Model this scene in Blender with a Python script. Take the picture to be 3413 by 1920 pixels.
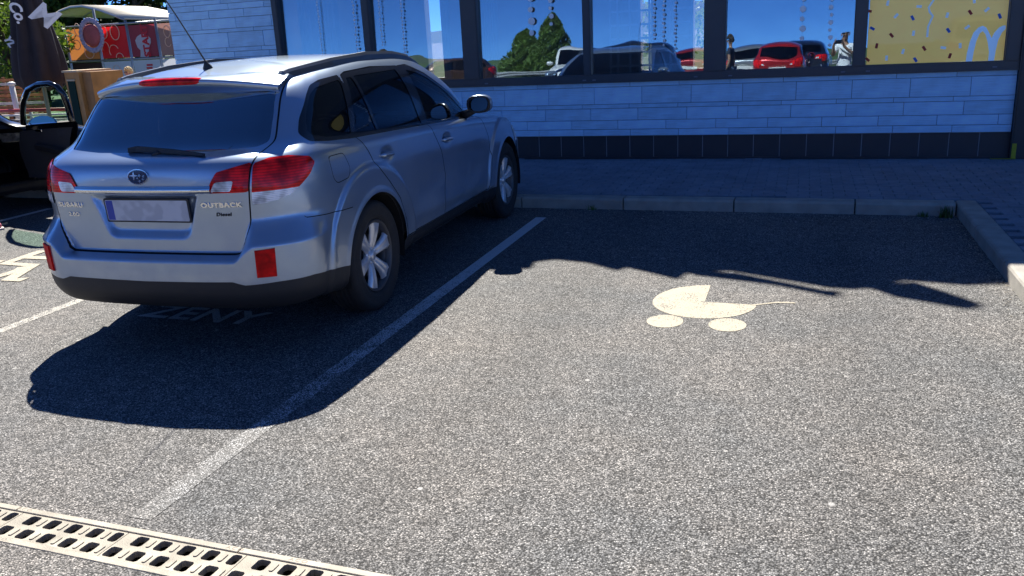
import bpy, bmesh, math, random
import numpy as np
from mathutils import Vector, Matrix
R_ = math.radians
random.seed(7); RNG = np.random.default_rng(7)
scene = bpy.context.scene
COL = scene.collection
for o in list(bpy.data.objects): bpy.data.objects.remove(o)

# ---------------------------------------------------------------- camera (fitted to the photograph)
FPX, WPX, HPX, CAMH = 2856.52, 3413.0, 1920.0, 1.6107
_yaw, _pit, _rol = .33137, -.28687, -.05325
_F = np.array([-math.sin(_yaw)*math.cos(_pit), math.cos(_yaw)*math.cos(_pit), math.sin(_pit)])
_r0 = np.array([math.cos(_yaw), math.sin(_yaw), 0.]); _u0 = np.cross(_r0, _F)
_r = _r0*math.cos(_rol)+_u0*math.sin(_rol); _u = _u0*math.cos(_rol)-_r0*math.sin(_rol)
cam_data = bpy.data.cameras.new('camera'); cam = bpy.data.objects.new('camera', cam_data); COL.objects.link(cam)
cam.matrix_world = Matrix(((_r[0], _u[0], -_F[0], 0), (_r[1], _u[1], -_F[1], 0), (_r[2], _u[2], -_F[2], CAMH), (0, 0, 0, 1)))
cam_data.sensor_width = 36; cam_data.lens = FPX/WPX*36; cam_data.clip_start = .05; cam_data.clip_end = 3000
scene.camera = cam
CAMP = np.array([0, 0, CAMH])
def ray(px, py):
    d = _r*(px-WPX/2)/FPX-_u*(py-HPX/2)/FPX+_F; return d/np.linalg.norm(d)
def at_ground(px, py, z=0.):
    d = ray(px, py); return CAMP+d*(z-CAMH)/d[2]
def at_depth(px, py, y):                 # the point of a pixel's ray that lies y metres ahead of the camera
    d = ray(px, py); return CAMP+d*y/d[1]

# ---------------------------------------------------------------- daylight
SUN = Vector((-.42, .79, 1.0)).normalized()            # direction towards the sun
world = bpy.data.worlds.new('World'); scene.world = world; world.use_nodes = True
nt = world.node_tree; sky = nt.nodes.new('ShaderNodeTexSky'); sky.sky_type = 'NISHITA'; sky.sun_disc = False
sky.sun_elevation = math.asin(SUN.z); sky.sun_rotation = math.atan2(SUN.x, SUN.y)
sky.air_density = .35; sky.dust_density = 0.0; sky.ozone_density = 10.0; sky.altitude = 0
bg = nt.nodes['Background']; bg.inputs['Strength'].default_value = .085
wb = nt.nodes.new('ShaderNodeMix'); wb.data_type = 'RGBA'; wb.blend_type = 'MULTIPLY'; wb.inputs[0].default_value = 1; wb.inputs[7].default_value = (.70, .95, 1.18, 1)   # cool white balance of the photograph
nt.links.new(sky.outputs[0], wb.inputs[6]); nt.links.new(wb.outputs[2], bg.inputs[0])
sun_data = bpy.data.lights.new('sun', 'SUN'); sun_data.energy = 5.0; sun_data.angle = R_(.5); sun_data.color = (1, .95, .86)
sun = bpy.data.objects.new('sun', sun_data); COL.objects.link(sun)
sun.rotation_euler = SUN.to_track_quat('Z', 'Y').to_euler(); sun.location = (-8, 16, 20)
vs = scene.view_settings; vs.view_transform = 'Standard'; vs.look = 'None'; vs.gamma = 1.0; vs.use_curve_mapping = False
vs.exposure = 1.12
scene.render.film_transparent = False
scene.cycles.max_bounces = 8; scene.cycles.transparent_max_bounces = 16; scene.cycles.caustics_reflective = False; scene.cycles.caustics_refractive = False

# ---------------------------------------------------------------- helpers
def link(o, parent=None):
    COL.objects.link(o)
    if parent is not None: o.parent = parent
    return o
def tag(o, label, cat, group=None):
    o['label'] = label; o['category'] = cat
    if group: o['group'] = group
    return o
def thing(name, label, cat, loc=(0, 0, 0), rotz=0., group=None):
    o = bpy.data.objects.new(name, None); link(o); o.location = loc; o.rotation_euler = (0, 0, rotz); o.empty_display_size = .1
    return tag(o, label, cat, group)
def mesh(name, verts, faces, mat, parent=None, smooth=False, normals=None):
    me = bpy.data.meshes.new(name); me.from_pydata([tuple(map(float, v)) for v in verts], [], [tuple(map(int, f)) for f in faces]); me.update()
    if mat is not None: me.materials.append(mat)
    if smooth: me.polygons.foreach_set('use_smooth', [True]*len(me.polygons))
    if normals is not None: me.normals_split_custom_set_from_vertices([tuple(map(float, n)) for n in normals])
    return link(bpy.data.objects.new(name, me), parent)
class MB:
    """collects shapes into one mesh"""
    def __init__(s): s.v = []; s.f = []
    def add(s, v, f):
        b = len(s.v); s.v += [tuple(p) for p in v]; s.f += [tuple(i+b for i in q) for q in f]; return s
    def box(s, lo, hi, M=None):
        (x0, y0, z0), (x1, y1, z1) = lo, hi
        v = [(x0, y0, z0), (x1, y0, z0), (x1, y1, z0), (x0, y1, z0), (x0, y0, z1), (x1, y0, z1), (x1, y1, z1), (x0, y1, z1)]
        if M is not None: v = [tuple(M@Vector(p)) for p in v]
        return s.add(v, [(3, 2, 1, 0), (4, 5, 6, 7), (0, 1, 5, 4), (1, 2, 6, 5), (2, 3, 7, 6), (3, 0, 4, 7)])
    def bevbox(s, lo, hi, b, M=None):
        """box with chamfered top and side edges"""
        (x0, y0, z0), (x1, y1, z1) = lo, hi; v = []
        for (i, z) in ((b, z0), (0, z0+b), (0, z1-b), (b, z1)):
            v += [(x0+i+b, y0+i, z), (x1-i-b, y0+i, z), (x1-i, y0+i+b, z), (x1-i, y1-i-b, z), (x1-i-b, y1-i, z), (x0+i+b, y1-i, z), (x0+i, y1-i-b, z), (x0+i, y0+i+b, z)]
        if M is not None: v = [tuple(M@Vector(p)) for p in v]
        f = [tuple(range(7, -1, -1)), tuple(range(24, 32))]
        for k in range(3): f += [(8*k+i, 8*k+(i+1) % 8, 8*k+8+(i+1) % 8, 8*k+8+i) for i in range(8)]
        return s.add(v, f)
    def tube(s, pts, r, n=8, cap=True):
        pts = [Vector(p) for p in pts]; rs = r if isinstance(r, (list, tuple)) else [r]*len(pts); rings = []; up = None
        for k, p in enumerate(pts):
            t = (pts[min(k+1, len(pts)-1)]-pts[max(k-1, 0)]).normalized()
            if up is None: up = t.orthogonal().normalized()
            up = (up-t*up.dot(t)).normalized(); w = t.cross(up)
            rings.append([p+(up*math.cos(a)+w*math.sin(a))*rs[k] for a in [2*math.pi*i/n for i in range(n)]])
        v = [q for rg in rings for q in rg]; f = []
        for k in range(len(pts)-1): f += [(k*n+i, k*n+(i+1) % n, k*n+n+(i+1) % n, k*n+n+i) for i in range(n)]
        if cap: f += [tuple(range(n-1, -1, -1)), tuple(range(len(v)-n, len(v)))]
        return s.add(v, f)
    def lathe(s, prof, n=24, M=None, axis='z', cap=False):
        """prof: (radius, height) pairs turned about an axis"""
        v = []
        for (r, h) in prof:
            for i in range(n):
                a = 2*math.pi*i/n; c, d = r*math.cos(a), r*math.sin(a)
                v.append({'z': (c, d, h), 'x': (h, c, d), 'y': (d, h, c)}[axis])
        if M is not None: v = [tuple(M@Vector(p)) for p in v]
        f = []
        for k in range(len(prof)-1): f += [(k*n+i, k*n+(i+1) % n, k*n+n+(i+1) % n, k*n+n+i) for i in range(n)]
        if cap: f += [tuple(range(n-1, -1, -1)), tuple(range(len(v)-n, len(v)))]
        return s.add(v, f)
    def prism(s, poly, d0, d1, fn=lambda a, b, d: (a, b, d)):
        """polygon (a,b) extruded from d0 to d1; fn maps to 3D"""
        n = len(poly); v = [fn(a, b, d0) for a, b in poly]+[fn(a, b, d1) for a, b in poly]
        f = [tuple(range(n-1, -1, -1)), tuple(range(n, 2*n))]+[(i, (i+1) % n, n+(i+1) % n, n+i) for i in range(n)]
        return s.add(v, f)
    def ball(s, c, r, nu=12, nv=8, M=None):
        rx, ry, rz = (r, r, r) if not isinstance(r, (tuple, list)) else r; v = [(c[0], c[1], c[2]-rz)]; f = []
        for j in range(1, nv):
            t = math.pi*j/nv
            for i in range(nu):
                a = 2*math.pi*i/nu; v.append((c[0]+rx*math.sin(t)*math.cos(a), c[1]+ry*math.sin(t)*math.sin(a), c[2]-rz*math.cos(t)))
        v.append((c[0], c[1], c[2]+rz)); last = len(v)-1
        for i in range(nu): f.append((0, 1+(i+1) % nu, 1+i))
        for j in range(nv-2): f += [(1+j*nu+i, 1+j*nu+(i+1) % nu, 1+(j+1)*nu+(i+1) % nu, 1+(j+1)*nu+i) for i in range(nu)]
        for i in range(nu): f.append((last, 1+(nv-2)*nu+i, 1+(nv-2)*nu+(i+1) % nu))
        if M is not None: v = [tuple(M@Vector(p)) for p in v]
        return s.add(v, f)
    def build(s, name, mat, parent=None, smooth=False):
        o = mesh(name, s.v, s.f, mat, parent, smooth)
        return o
def fix_normals(o):
    bm = bmesh.new(); bm.from_mesh(o.data); bmesh.ops.recalc_face_normals(bm, faces=bm.faces); bm.to_mesh(o.data); bm.free(); return o
def copy_tree(o, parent=None):
    c = o.copy(); COL.objects.link(c); c.parent = parent
    if parent is not None: c.matrix_parent_inverse = o.matrix_parent_inverse
    for ch in list(o.children): copy_tree(ch, c)
    return c
def text_mesh(name, s, size, mat, parent, M, depth=.002, spacing=1.0, shear=0., scale_x=1., bold=0.):
    cu = bpy.data.curves.new(name, 'FONT'); cu.body = s; cu.size = size; cu.extrude = depth; cu.align_x = 'CENTER'; cu.align_y = 'CENTER'
    cu.space_character = spacing; cu.shear = shear; cu.offset = bold; cu.resolution_u = 3
    t = bpy.data.objects.new(name, cu); COL.objects.link(t)
    dg = bpy.context.evaluated_depsgraph_get(); me = bpy.data.meshes.new_from_object(t.evaluated_get(dg))
    bpy.data.objects.remove(t); bpy.data.curves.remove(cu)
    me.transform(M@Matrix.Diagonal((scale_x, 1, 1, 1))); me.name = name; me.materials.clear(); me.materials.append(mat)
    return link(bpy.data.objects.new(name, me), parent)

# ---------------------------------------------------------------- materials
MATS = {}
def mat(name, col=(.5, .5, .5), rough=.5, metal=0., spec=.5, coat=0., coat_rough=.03, emit=None, es=0., noise=0., nscale=8., bump=0., bscale=60., trans=0., alpha=1.):
    if name in MATS: return MATS[name]
    m = bpy.data.materials.new(name); m.use_nodes = True; n = m.node_tree; b = n.nodes['Principled BSDF']
    b.inputs['Base Color'].default_value = (*col, 1); b.inputs['Roughness'].default_value = rough; b.inputs['Metallic'].default_value = metal
    b.inputs['Specular IOR Level'].default_value = spec; b.inputs['Coat Weight'].default_value = coat; b.inputs['Coat Roughness'].default_value = coat_rough
    b.inputs['Transmission Weight'].default_value = trans; b.inputs['Alpha'].default_value = alpha
    if emit: b.inputs['Emission Color'].default_value = (*emit, 1); b.inputs['Emission Strength'].default_value = es
    tc = n.nodes.new('ShaderNodeTexCoord')
    # every material carries some procedural unevenness
    nz = n.nodes.new('ShaderNodeTexNoise'); nz.inputs['Scale'].default_value = nscale; nz.inputs['Detail'].default_value = 5; n.links.new(tc.outputs['Object'], nz.inputs['Vector'])
    k = max(noise, .04)
    mp = n.nodes.new('ShaderNodeMapRange'); mp.inputs[1].default_value = .25; mp.inputs[2].default_value = .75; mp.inputs[3].default_value = 1-k; mp.inputs[4].default_value = 1+k
    n.links.new(nz.outputs['Fac'], mp.inputs[0])
    mx = n.nodes.new('ShaderNodeMix'); mx.data_type = 'RGBA'; mx.blend_type = 'MULTIPLY'; mx.inputs[0].default_value = 1
    mx.inputs[6].default_value = (*col, 1); n.links.new(mp.outputs[0], mx.inputs[7]); n.links.new(mx.outputs[2], b.inputs['Base Color'])
    if bump:
        nb = n.nodes.new('ShaderNodeTexNoise'); nb.inputs['Scale'].default_value = bscale; nb.inputs['Detail'].default_value = 4; n.links.new(tc.outputs['Object'], nb.inputs['Vector'])
        bp = n.nodes.new('ShaderNodeBump'); bp.inputs['Strength'].default_value = bump; bp.inputs['Distance'].default_value = .01
        n.links.new(nb.outputs['Fac'], bp.inputs['Height']); n.links.new(bp.outputs[0], b.inputs['Normal'])
    MATS[name] = m; return m
def glass_mat(name, tint=(.3, .35, .4), refl=(.9, .95, 1.), f0=.06, f1=.9, rough=0., dirt=0., wavy=0.):
    """thin pane: tinted see-through plus a mirror reflection that grows to grazing"""
    m = bpy.data.materials.new(name); m.use_nodes = True; n = m.node_tree; n.nodes.clear()
    out = n.nodes.new('ShaderNodeOutputMaterial'); tr = n.nodes.new('ShaderNodeBsdfTransparent'); tr.inputs[0].default_value = (*tint, 1)
    gl = n.nodes.new('ShaderNodeBsdfGlossy'); gl.inputs['Color'].default_value = (*refl, 1); gl.inputs['Roughness'].default_value = rough
    if wavy:
        tw = n.nodes.new('ShaderNodeTexCoord'); nw = n.nodes.new('ShaderNodeTexNoise'); nw.inputs['Scale'].default_value = 2.2; nw.inputs['Detail'].default_value = 1; n.links.new(tw.outputs['Object'], nw.inputs['Vector'])
        bw = n.nodes.new('ShaderNodeBump'); bw.inputs['Strength'].default_value = 1.; bw.inputs['Distance'].default_value = wavy; n.links.new(nw.outputs['Fac'], bw.inputs['Height']); n.links.new(bw.outputs[0], gl.inputs['Normal'])
    lw = n.nodes.new('ShaderNodeFresnel'); lw.inputs['IOR'].default_value = 1.5
    mp = n.nodes.new('ShaderNodeMapRange'); mp.inputs[1].default_value = .04; mp.inputs[2].default_value = 1.; mp.inputs[3].default_value = f0; mp.inputs[4].default_value = f1
    n.links.new(lw.outputs[0], mp.inputs[0]); mx = n.nodes.new('ShaderNodeMixShader'); n.links.new(mp.outputs[0], mx.inputs[0])
    n.links.new(tr.outputs[0], mx.inputs[1]); n.links.new(gl.outputs[0], mx.inputs[2]); last = mx
    if dirt:
        df = n.nodes.new('ShaderNodeBsdfDiffuse'); df.inputs[0].default_value = (.35, .35, .34, 1); tc = n.nodes.new('ShaderNodeTexCoord')
        nz = n.nodes.new('ShaderNodeTexNoise'); nz.inputs['Scale'].default_value = 3.; nz.inputs['Detail'].default_value = 6; n.links.new(tc.outputs['Object'], nz.inputs['Vector'])
        r2 = n.nodes.new('ShaderNodeMapRange'); r2.inputs[1].default_value = .3; r2.inputs[2].default_value = .8; r2.inputs[3].default_value = 0; r2.inputs[4].default_value = dirt
        n.links.new(nz.outputs['Fac'], r2.inputs[0]); m2 = n.nodes.new('ShaderNodeMixShader'); n.links.new(r2.outputs[0], m2.inputs[0])
        n.links.new(mx.outputs[0], m2.inputs[1]); n.links.new(df.outputs[0], m2.inputs[2]); last = m2
    n.links.new(last.outputs[0], out.inputs[0]); MATS[name] = m; return m
def nodes_of(m): n = m.node_tree; return n, n.nodes['Principled BSDF']
# ---------------------------------------------------------------- car shell (numpy)
def pchip(xk, Y, xq):
    """monotone cubic through Y (n,...) at knots xk, sampled at xq"""
    h = np.diff(xk); sh = (-1,) + (1,)*(Y.ndim-1); H = h.reshape(sh)
    d = np.diff(Y, axis=0)/H
    m = np.zeros_like(Y)
    w1 = 2*H[1:]+H[:-1]; w2 = H[1:]+2*H[:-1]
    d0, d1 = d[:-1], d[1:]
    ok = d0*d1 > 0
    with np.errstate(divide='ignore', invalid='ignore'):
        hm = (w1+w2)/(w1/np.where(ok, d0, 1)+w2/np.where(ok, d1, 1))
    m[1:-1] = np.where(ok, hm, 0)
    m[0] = d[0]; m[-1] = d[-1]
    i = np.clip(np.searchsorted(xk, xq, side='right')-1, 0, len(xk)-2)
    t = ((xq-xk[i])/h[i]).reshape(sh); hi = h[i].reshape(sh)
    return ((2*t**3-3*t**2+1)*Y[i]+(t**3-2*t**2+t)*hi*m[i]+(-2*t**3+3*t**2)*Y[i+1]+(t**3-t**2)*hi*m[i+1])

def smooth01(a, b, x):
    t = np.clip((x-a)/(b-a), 0, 1); return t*t*(3-2*t)

def sdf_poly(pts, poly):
    """signed distance (negative inside) of pts (n,2) to a closed polygon"""
    poly = np.asarray(poly, float); d = np.full(len(pts), 1e9); ins = np.zeros(len(pts), bool)
    for k in range(len(poly)):
        a, b = poly[k], poly[(k+1) % len(poly)]
        ab = b-a; ap = pts-a
        t = np.clip((ap@ab)/max(ab@ab, 1e-12), 0, 1)
        d = np.minimum(d, np.hypot(*(ap-t[:, None]*ab).T))
        c = (a[1] > pts[:, 1]) != (b[1] > pts[:, 1])
        with np.errstate(divide='ignore', invalid='ignore'):
            xi = (b[0]-a[0])*(pts[:, 1]-a[1])/(b[1]-a[1])+a[0]
        ins ^= c & (pts[:, 0] < xi)
    return np.where(ins, -d, d)

def round_poly(poly, r, n=4):
    """round every corner of a polygon by radius r (a list may give one per corner)"""
    poly = [np.array(p, float) for p in poly]; out = []
    rs = r if isinstance(r, (list, tuple)) else [r]*len(poly)
    for k, p in enumerate(poly):
        a, b = poly[k-1], poly[(k+1) % len(poly)]
        ua, ub = a-p, b-p; la, lb = np.hypot(*ua), np.hypot(*ub)
        q = min(rs[k], la*.45, lb*.45); pa, pb = p+ua/la*q, p+ub/lb*q
        for t in np.linspace(0, 1, n+1):
            out.append((1-t)**2*pa+2*t*(1-t)*p+t*t*pb)
    return [tuple(o) for o in out]

REAR_T = [(0, .085), (.30, .092), (.58, .117), (.695, .178), (.780, .262), (.835, .372), (.866, .60)]
SIDE_T = [(.880, 1.04), (.886, 1.6), (.887, 2.1), (.883, 2.9), (.878, 3.4), (.866, 3.8), (.785, 4.38), (.50, 4.66), (0, 4.76)]
def car_net():
    T = REAR_T+SIDE_T; L = []
    def lev(xy, z): L.append([(x, y, zz) for (x, y), zz in zip(xy, z)])
    def inset(dx, dyr, dyf):
        return [(max(x-dx, 0) if x > 0 else 0, y+dyr*max(0, 1-y/1.0)-dyf*max(0, (y-3.9)/.8)) for x, y in T]
    lev(inset(.10, .13, .1), [.315, .315, .315, .305, .295, .275, .245]+[.225]*9)
    lev(inset(.03, .02, .03), [.345, .345, .348, .338, .325, .305, .29]+[.28]*9)
    lev(inset(.008, .0, .0), [.45, .45, .45, .44, .43, .42, .41]+[.40]*9)
    lev(T, [.60]*7+[.57]*9)
    lev([(x+(.003 if 0 < x else 0), y) for x, y in T], [.76]*7+[.73, .72, .72, .71, .70, .69, .62, .60, .60])
    lev([(x-(.002 if 0 < x else 0), y-.008) for x, y in T], [.90]*7+[.88, .87, .86, .85, .83, .80, .70, .68, .68])
    lev([(0, .085), (.30, .095), (.58, .135), (.685, .195), (.765, .285), (.823, .395), (.850, .62), (.864, 1.04), (.870, 1.6),
         (.871, 2.1), (.864, 2.9), (.852, 3.4), (.84, 3.8), (.76, 4.3), (.46, 4.56), (0, 4.65)],
        [1.035]*3+[1.038, 1.042, 1.047, 1.045, 1.035, 1.02, 1.003, .972, .945, .91, .80, .77, .77])
    lev([(0, .115), (.30, .125), (.58, .170), (.662, .245), (.740, .330), (.800, .432), (.834, .64), (.852, 1.04), (.857, 1.6),
         (.856, 2.1), (.846, 2.9), (.82, 3.38), (.79, 3.72), (.66, 4.12), (.40, 4.32), (0, 4.40)],
        [1.077]*3+[1.083, 1.086, 1.088, 1.076, 1.06, 1.042, 1.023, .99, .965, .94, .90, .90, .905])
    lev([(0, .225), (.30, .238), (.572, .285), (.636, .335), (.706, .402), (.770, .480), (.806, .66), (.824, 1.04), (.828, 1.6),
         (.826, 2.1), (.814, 2.92), (.765, 3.14), (.62, 3.32), (.42, 3.42), (.2, 3.46), (0, 3.47)],
        [1.105, 1.107, 1.112, 1.116, 1.12, 1.121, 1.108, 1.088, 1.067, 1.043, 1.008, 1.0, .995, .995, .995, .995])
    lev([(0, .355), (.30, .367), (.553, .415), (.618, .460), (.682, .528), (.734, .608), (.762, .77), (.777, 1.10), (.781, 1.6),
         (.779, 2.1), (.764, 2.71), (.71, 2.85), (.55, 2.99), (.38, 3.06), (.2, 3.09), (0, 3.10)],
        [1.25]*10+[1.225]+[1.215]*5)
    lev([(0, .482), (.28, .495), (.525, .540), (.585, .582), (.634, .648), (.668, .738), (.686, .88), (.697, 1.15), (.702, 1.6),
         (.698, 2.05), (.680, 2.44), (.62, 2.56), (.5, 2.66), (.35, 2.715), (.2, 2.735), (0, 2.74)],
        [1.387, 1.387, 1.385, 1.387, 1.392, 1.398, 1.408, 1.426, 1.437, 1.433, 1.395, 1.388, 1.388, 1.388, 1.388, 1.388])
    lev([(0, .60), (.28, .61), (.48, .655), (.53, .70), (.566, .765), (.59, .85), (.605, .98), (.614, 1.2), (.620, 1.6),
         (.616, 2.0), (.600, 2.30), (.55, 2.39), (.44, 2.46), (.32, 2.50), (.2, 2.515), (0, 2.52)],
        [1.455, 1.455, 1.453, 1.452, 1.453, 1.456, 1.466, 1.484, 1.500, 1.497, 1.475, 1.468, 1.47, 1.47, 1.47, 1.47])
    lev([(0, .90), (.16, .90), (.29, .92), (.32, .95), (.34, .98), (.35, 1.02), (.355, 1.1), (.358, 1.25), (.36, 1.6),
         (.357, 1.9), (.345, 2.12), (.32, 2.17), (.27, 2.2), (.2, 2.22), (.11, 2.23), (0, 2.23)],
        [1.520]*6+[1.527, 1.536, 1.545, 1.543, 1.531, 1.525, 1.525, 1.525, 1.525, 1.525])
    lev([(0, 1.15), (0, 1.152), (0, 1.156), (0, 1.16), (0, 1.17), (0, 1.18), (0, 1.22), (0, 1.3), (0, 1.6), (0, 1.8), (0, 1.9),
         (0, 1.91), (0, 1.915), (0, 1.92), (0, 1.925), (0, 1.93)],
        [1.547]*6+[1.549, 1.552, 1.556, 1.555, 1.552, 1.551, 1.551, 1.551, 1.551, 1.551])
    L = np.array(L)
    L[9:12, 10:, 1] += np.array([.04, .06, .06])[:, None]
    return L

USUB = [26, 24, 12, 11, 12, 20, 32, 40, 36, 56, 34, 24, 14, 8, 8]
VSUB = [6, 10, 14, 12, 11, 11, 4, 5, 13, 12, 8, 10, 8]
def shell_grid(res=1.0):
    """half shell (x>=0) as a grid [v][u][3] plus the unwrapped arc coordinate A[u]"""
    N = car_net()
    du = np.mean(np.linalg.norm(np.diff(N[:9], axis=1), axis=2), axis=0); ku = np.concatenate([[0], np.cumsum(du)])
    dv = np.mean(np.linalg.norm(np.diff(N[:, :10], axis=0), axis=2), axis=1); kv = np.concatenate([[0], np.cumsum(dv)])
    us = [max(1, int(round(n*res))) for n in USUB]; vs = [max(1, int(round(n*res))) for n in VSUB]
    qu = np.concatenate([np.linspace(ku[i], ku[i+1], n, endpoint=False) for i, n in enumerate(us)]+[[ku[-1]]])
    qv = np.concatenate([np.linspace(kv[i], kv[i+1], n, endpoint=False) for i, n in enumerate(vs)]+[[kv[-1]]])
    Gd = pchip(ku, np.transpose(N, (1, 0, 2)), qu)              # [u][level]
    Gd = pchip(kv, np.transpose(Gd, (1, 0, 2)), qv)             # [v][u]
    for _ in range(int(8*res*res)):                              # light fairing
        Lu = np.zeros_like(Gd); Lu[:, 1:-1] = (Gd[:, 2:]+Gd[:, :-2])/2-Gd[:, 1:-1]
        m0 = Gd[:, 1]*np.array([-1, 1, 1]); Lu[:, 0] = (Gd[:, 1]+m0)/2-Gd[:, 0]
        m1 = Gd[:, -2]*np.array([-1, 1, 1]); Lu[:, -1] = (Gd[:, -2]+m1)/2-Gd[:, -1]
        Gd = Gd+.5*Lu
        Lv = np.zeros_like(Gd); Lv[1:-1] = (Gd[2:]+Gd[:-2])/2-Gd[1:-1]
        Gd = Gd+.5*Lv
    Gd[:, 0, 0] = 0; Gd[:, -1, 0] = 0
    return Gd, qu

def grid_normals(Gd):
    M = Gd*np.array([-1, 1, 1])
    E = np.concatenate([M[:, 1:2], Gd, M[:, -2:-1]], axis=1)
    Tu = E[:, 2:]-E[:, :-2]
    Tv = np.gradient(Gd, axis=0)
    n = np.cross(Tu, Tv); n /= np.maximum(np.linalg.norm(n, axis=2, keepdims=True), 1e-9)
    return n

def car_features(Gd, qu):
    """bumper, flares, recess: displacements along the normal"""
    A = np.broadcast_to(qu[None, :], Gd.shape[:2])
    def disp(d):
        nonlocal Gd
        Gd = Gd+grid_normals(Gd)*d[..., None]; Gd[:, 0, 0] = 0; Gd[:, -1, 0] = 0
    x, y, z = Gd[..., 0], Gd[..., 1], Gd[..., 2]
    # rear bumper standing proud of tailgate and quarter panel
    c = smooth01(.53, .625, np.abs(x))
    c = np.where(y > .16, 1.0, c)
    ztop = .588*(1-c)+.765*c; w = .026*(1-c)+.125*c
    t = np.clip((ztop-z)/w, 0, 1); prof = (1-c)*smooth01(0, 1, t)+c*t**1.4
    fade = 1-smooth01(.22, .56, y)
    disp(.083*prof*fade*(1-.5*smooth01(.40, .26, z)))
    # number plate recess in the tailgate
    x, y, z = Gd[..., 0], Gd[..., 1], Gd[..., 2]
    s = sdf_poly(np.stack([x.ravel(), z.ravel()], 1), round_poly([(-.255, .668), (.255, .668), (.345, .905), (-.345, .905)], [.05, .05, .005, .005])).reshape(x.shape)
    disp(-.03*smooth01(.004, -.032, s)*(y < .3))
    # wheel arch flares
    x, y, z = Gd[..., 0], Gd[..., 1], Gd[..., 2]
    for yc in (1.035, 3.78):
        r = np.hypot(y-yc, z-.345)
        ry = .575+.03*smooth01(yc+.1, yc-.4, y)
        side = smooth01(.70, .80, x)*(np.abs(y-yc) < .8)
        disp((.017*smooth01(ry, ry-.03, r)+.006*smooth01(.43, .405, r))*side)
    # sill tucked in under the doors
    x, y, z = Gd[..., 0], Gd[..., 1], Gd[..., 2]
    sill = smooth01(1.3, 1.5, y)*(1-smooth01(3.25, 3.4, y))*smooth01(.7, .8, x)
    disp(-.022*sill*smooth01(.375, .345, z))
    # gentle hollow along the lower doors and a crease above the sill
    x, y, z = Gd[..., 0], Gd[..., 1], Gd[..., 2]
    door = smooth01(1.45, 1.8, y)*(1-smooth01(3.0, 3.4, y))*smooth01(.7, .8, x)
    disp(-.012*door*np.exp(-((z-.66)/.12)**2)+.010*door*np.exp(-((z-.46)/.07)**2))
    # cups behind the door handles
    for yc, zc in ((1.27, .938), (2.30, .902)):
        s = ((Gd[..., 1]-yc)/.075)**2+((Gd[..., 2]-zc)/.035)**2
        disp(-.016*np.exp(-s**1.5)*(Gd[..., 0] > .7))
    return Gd
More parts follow.
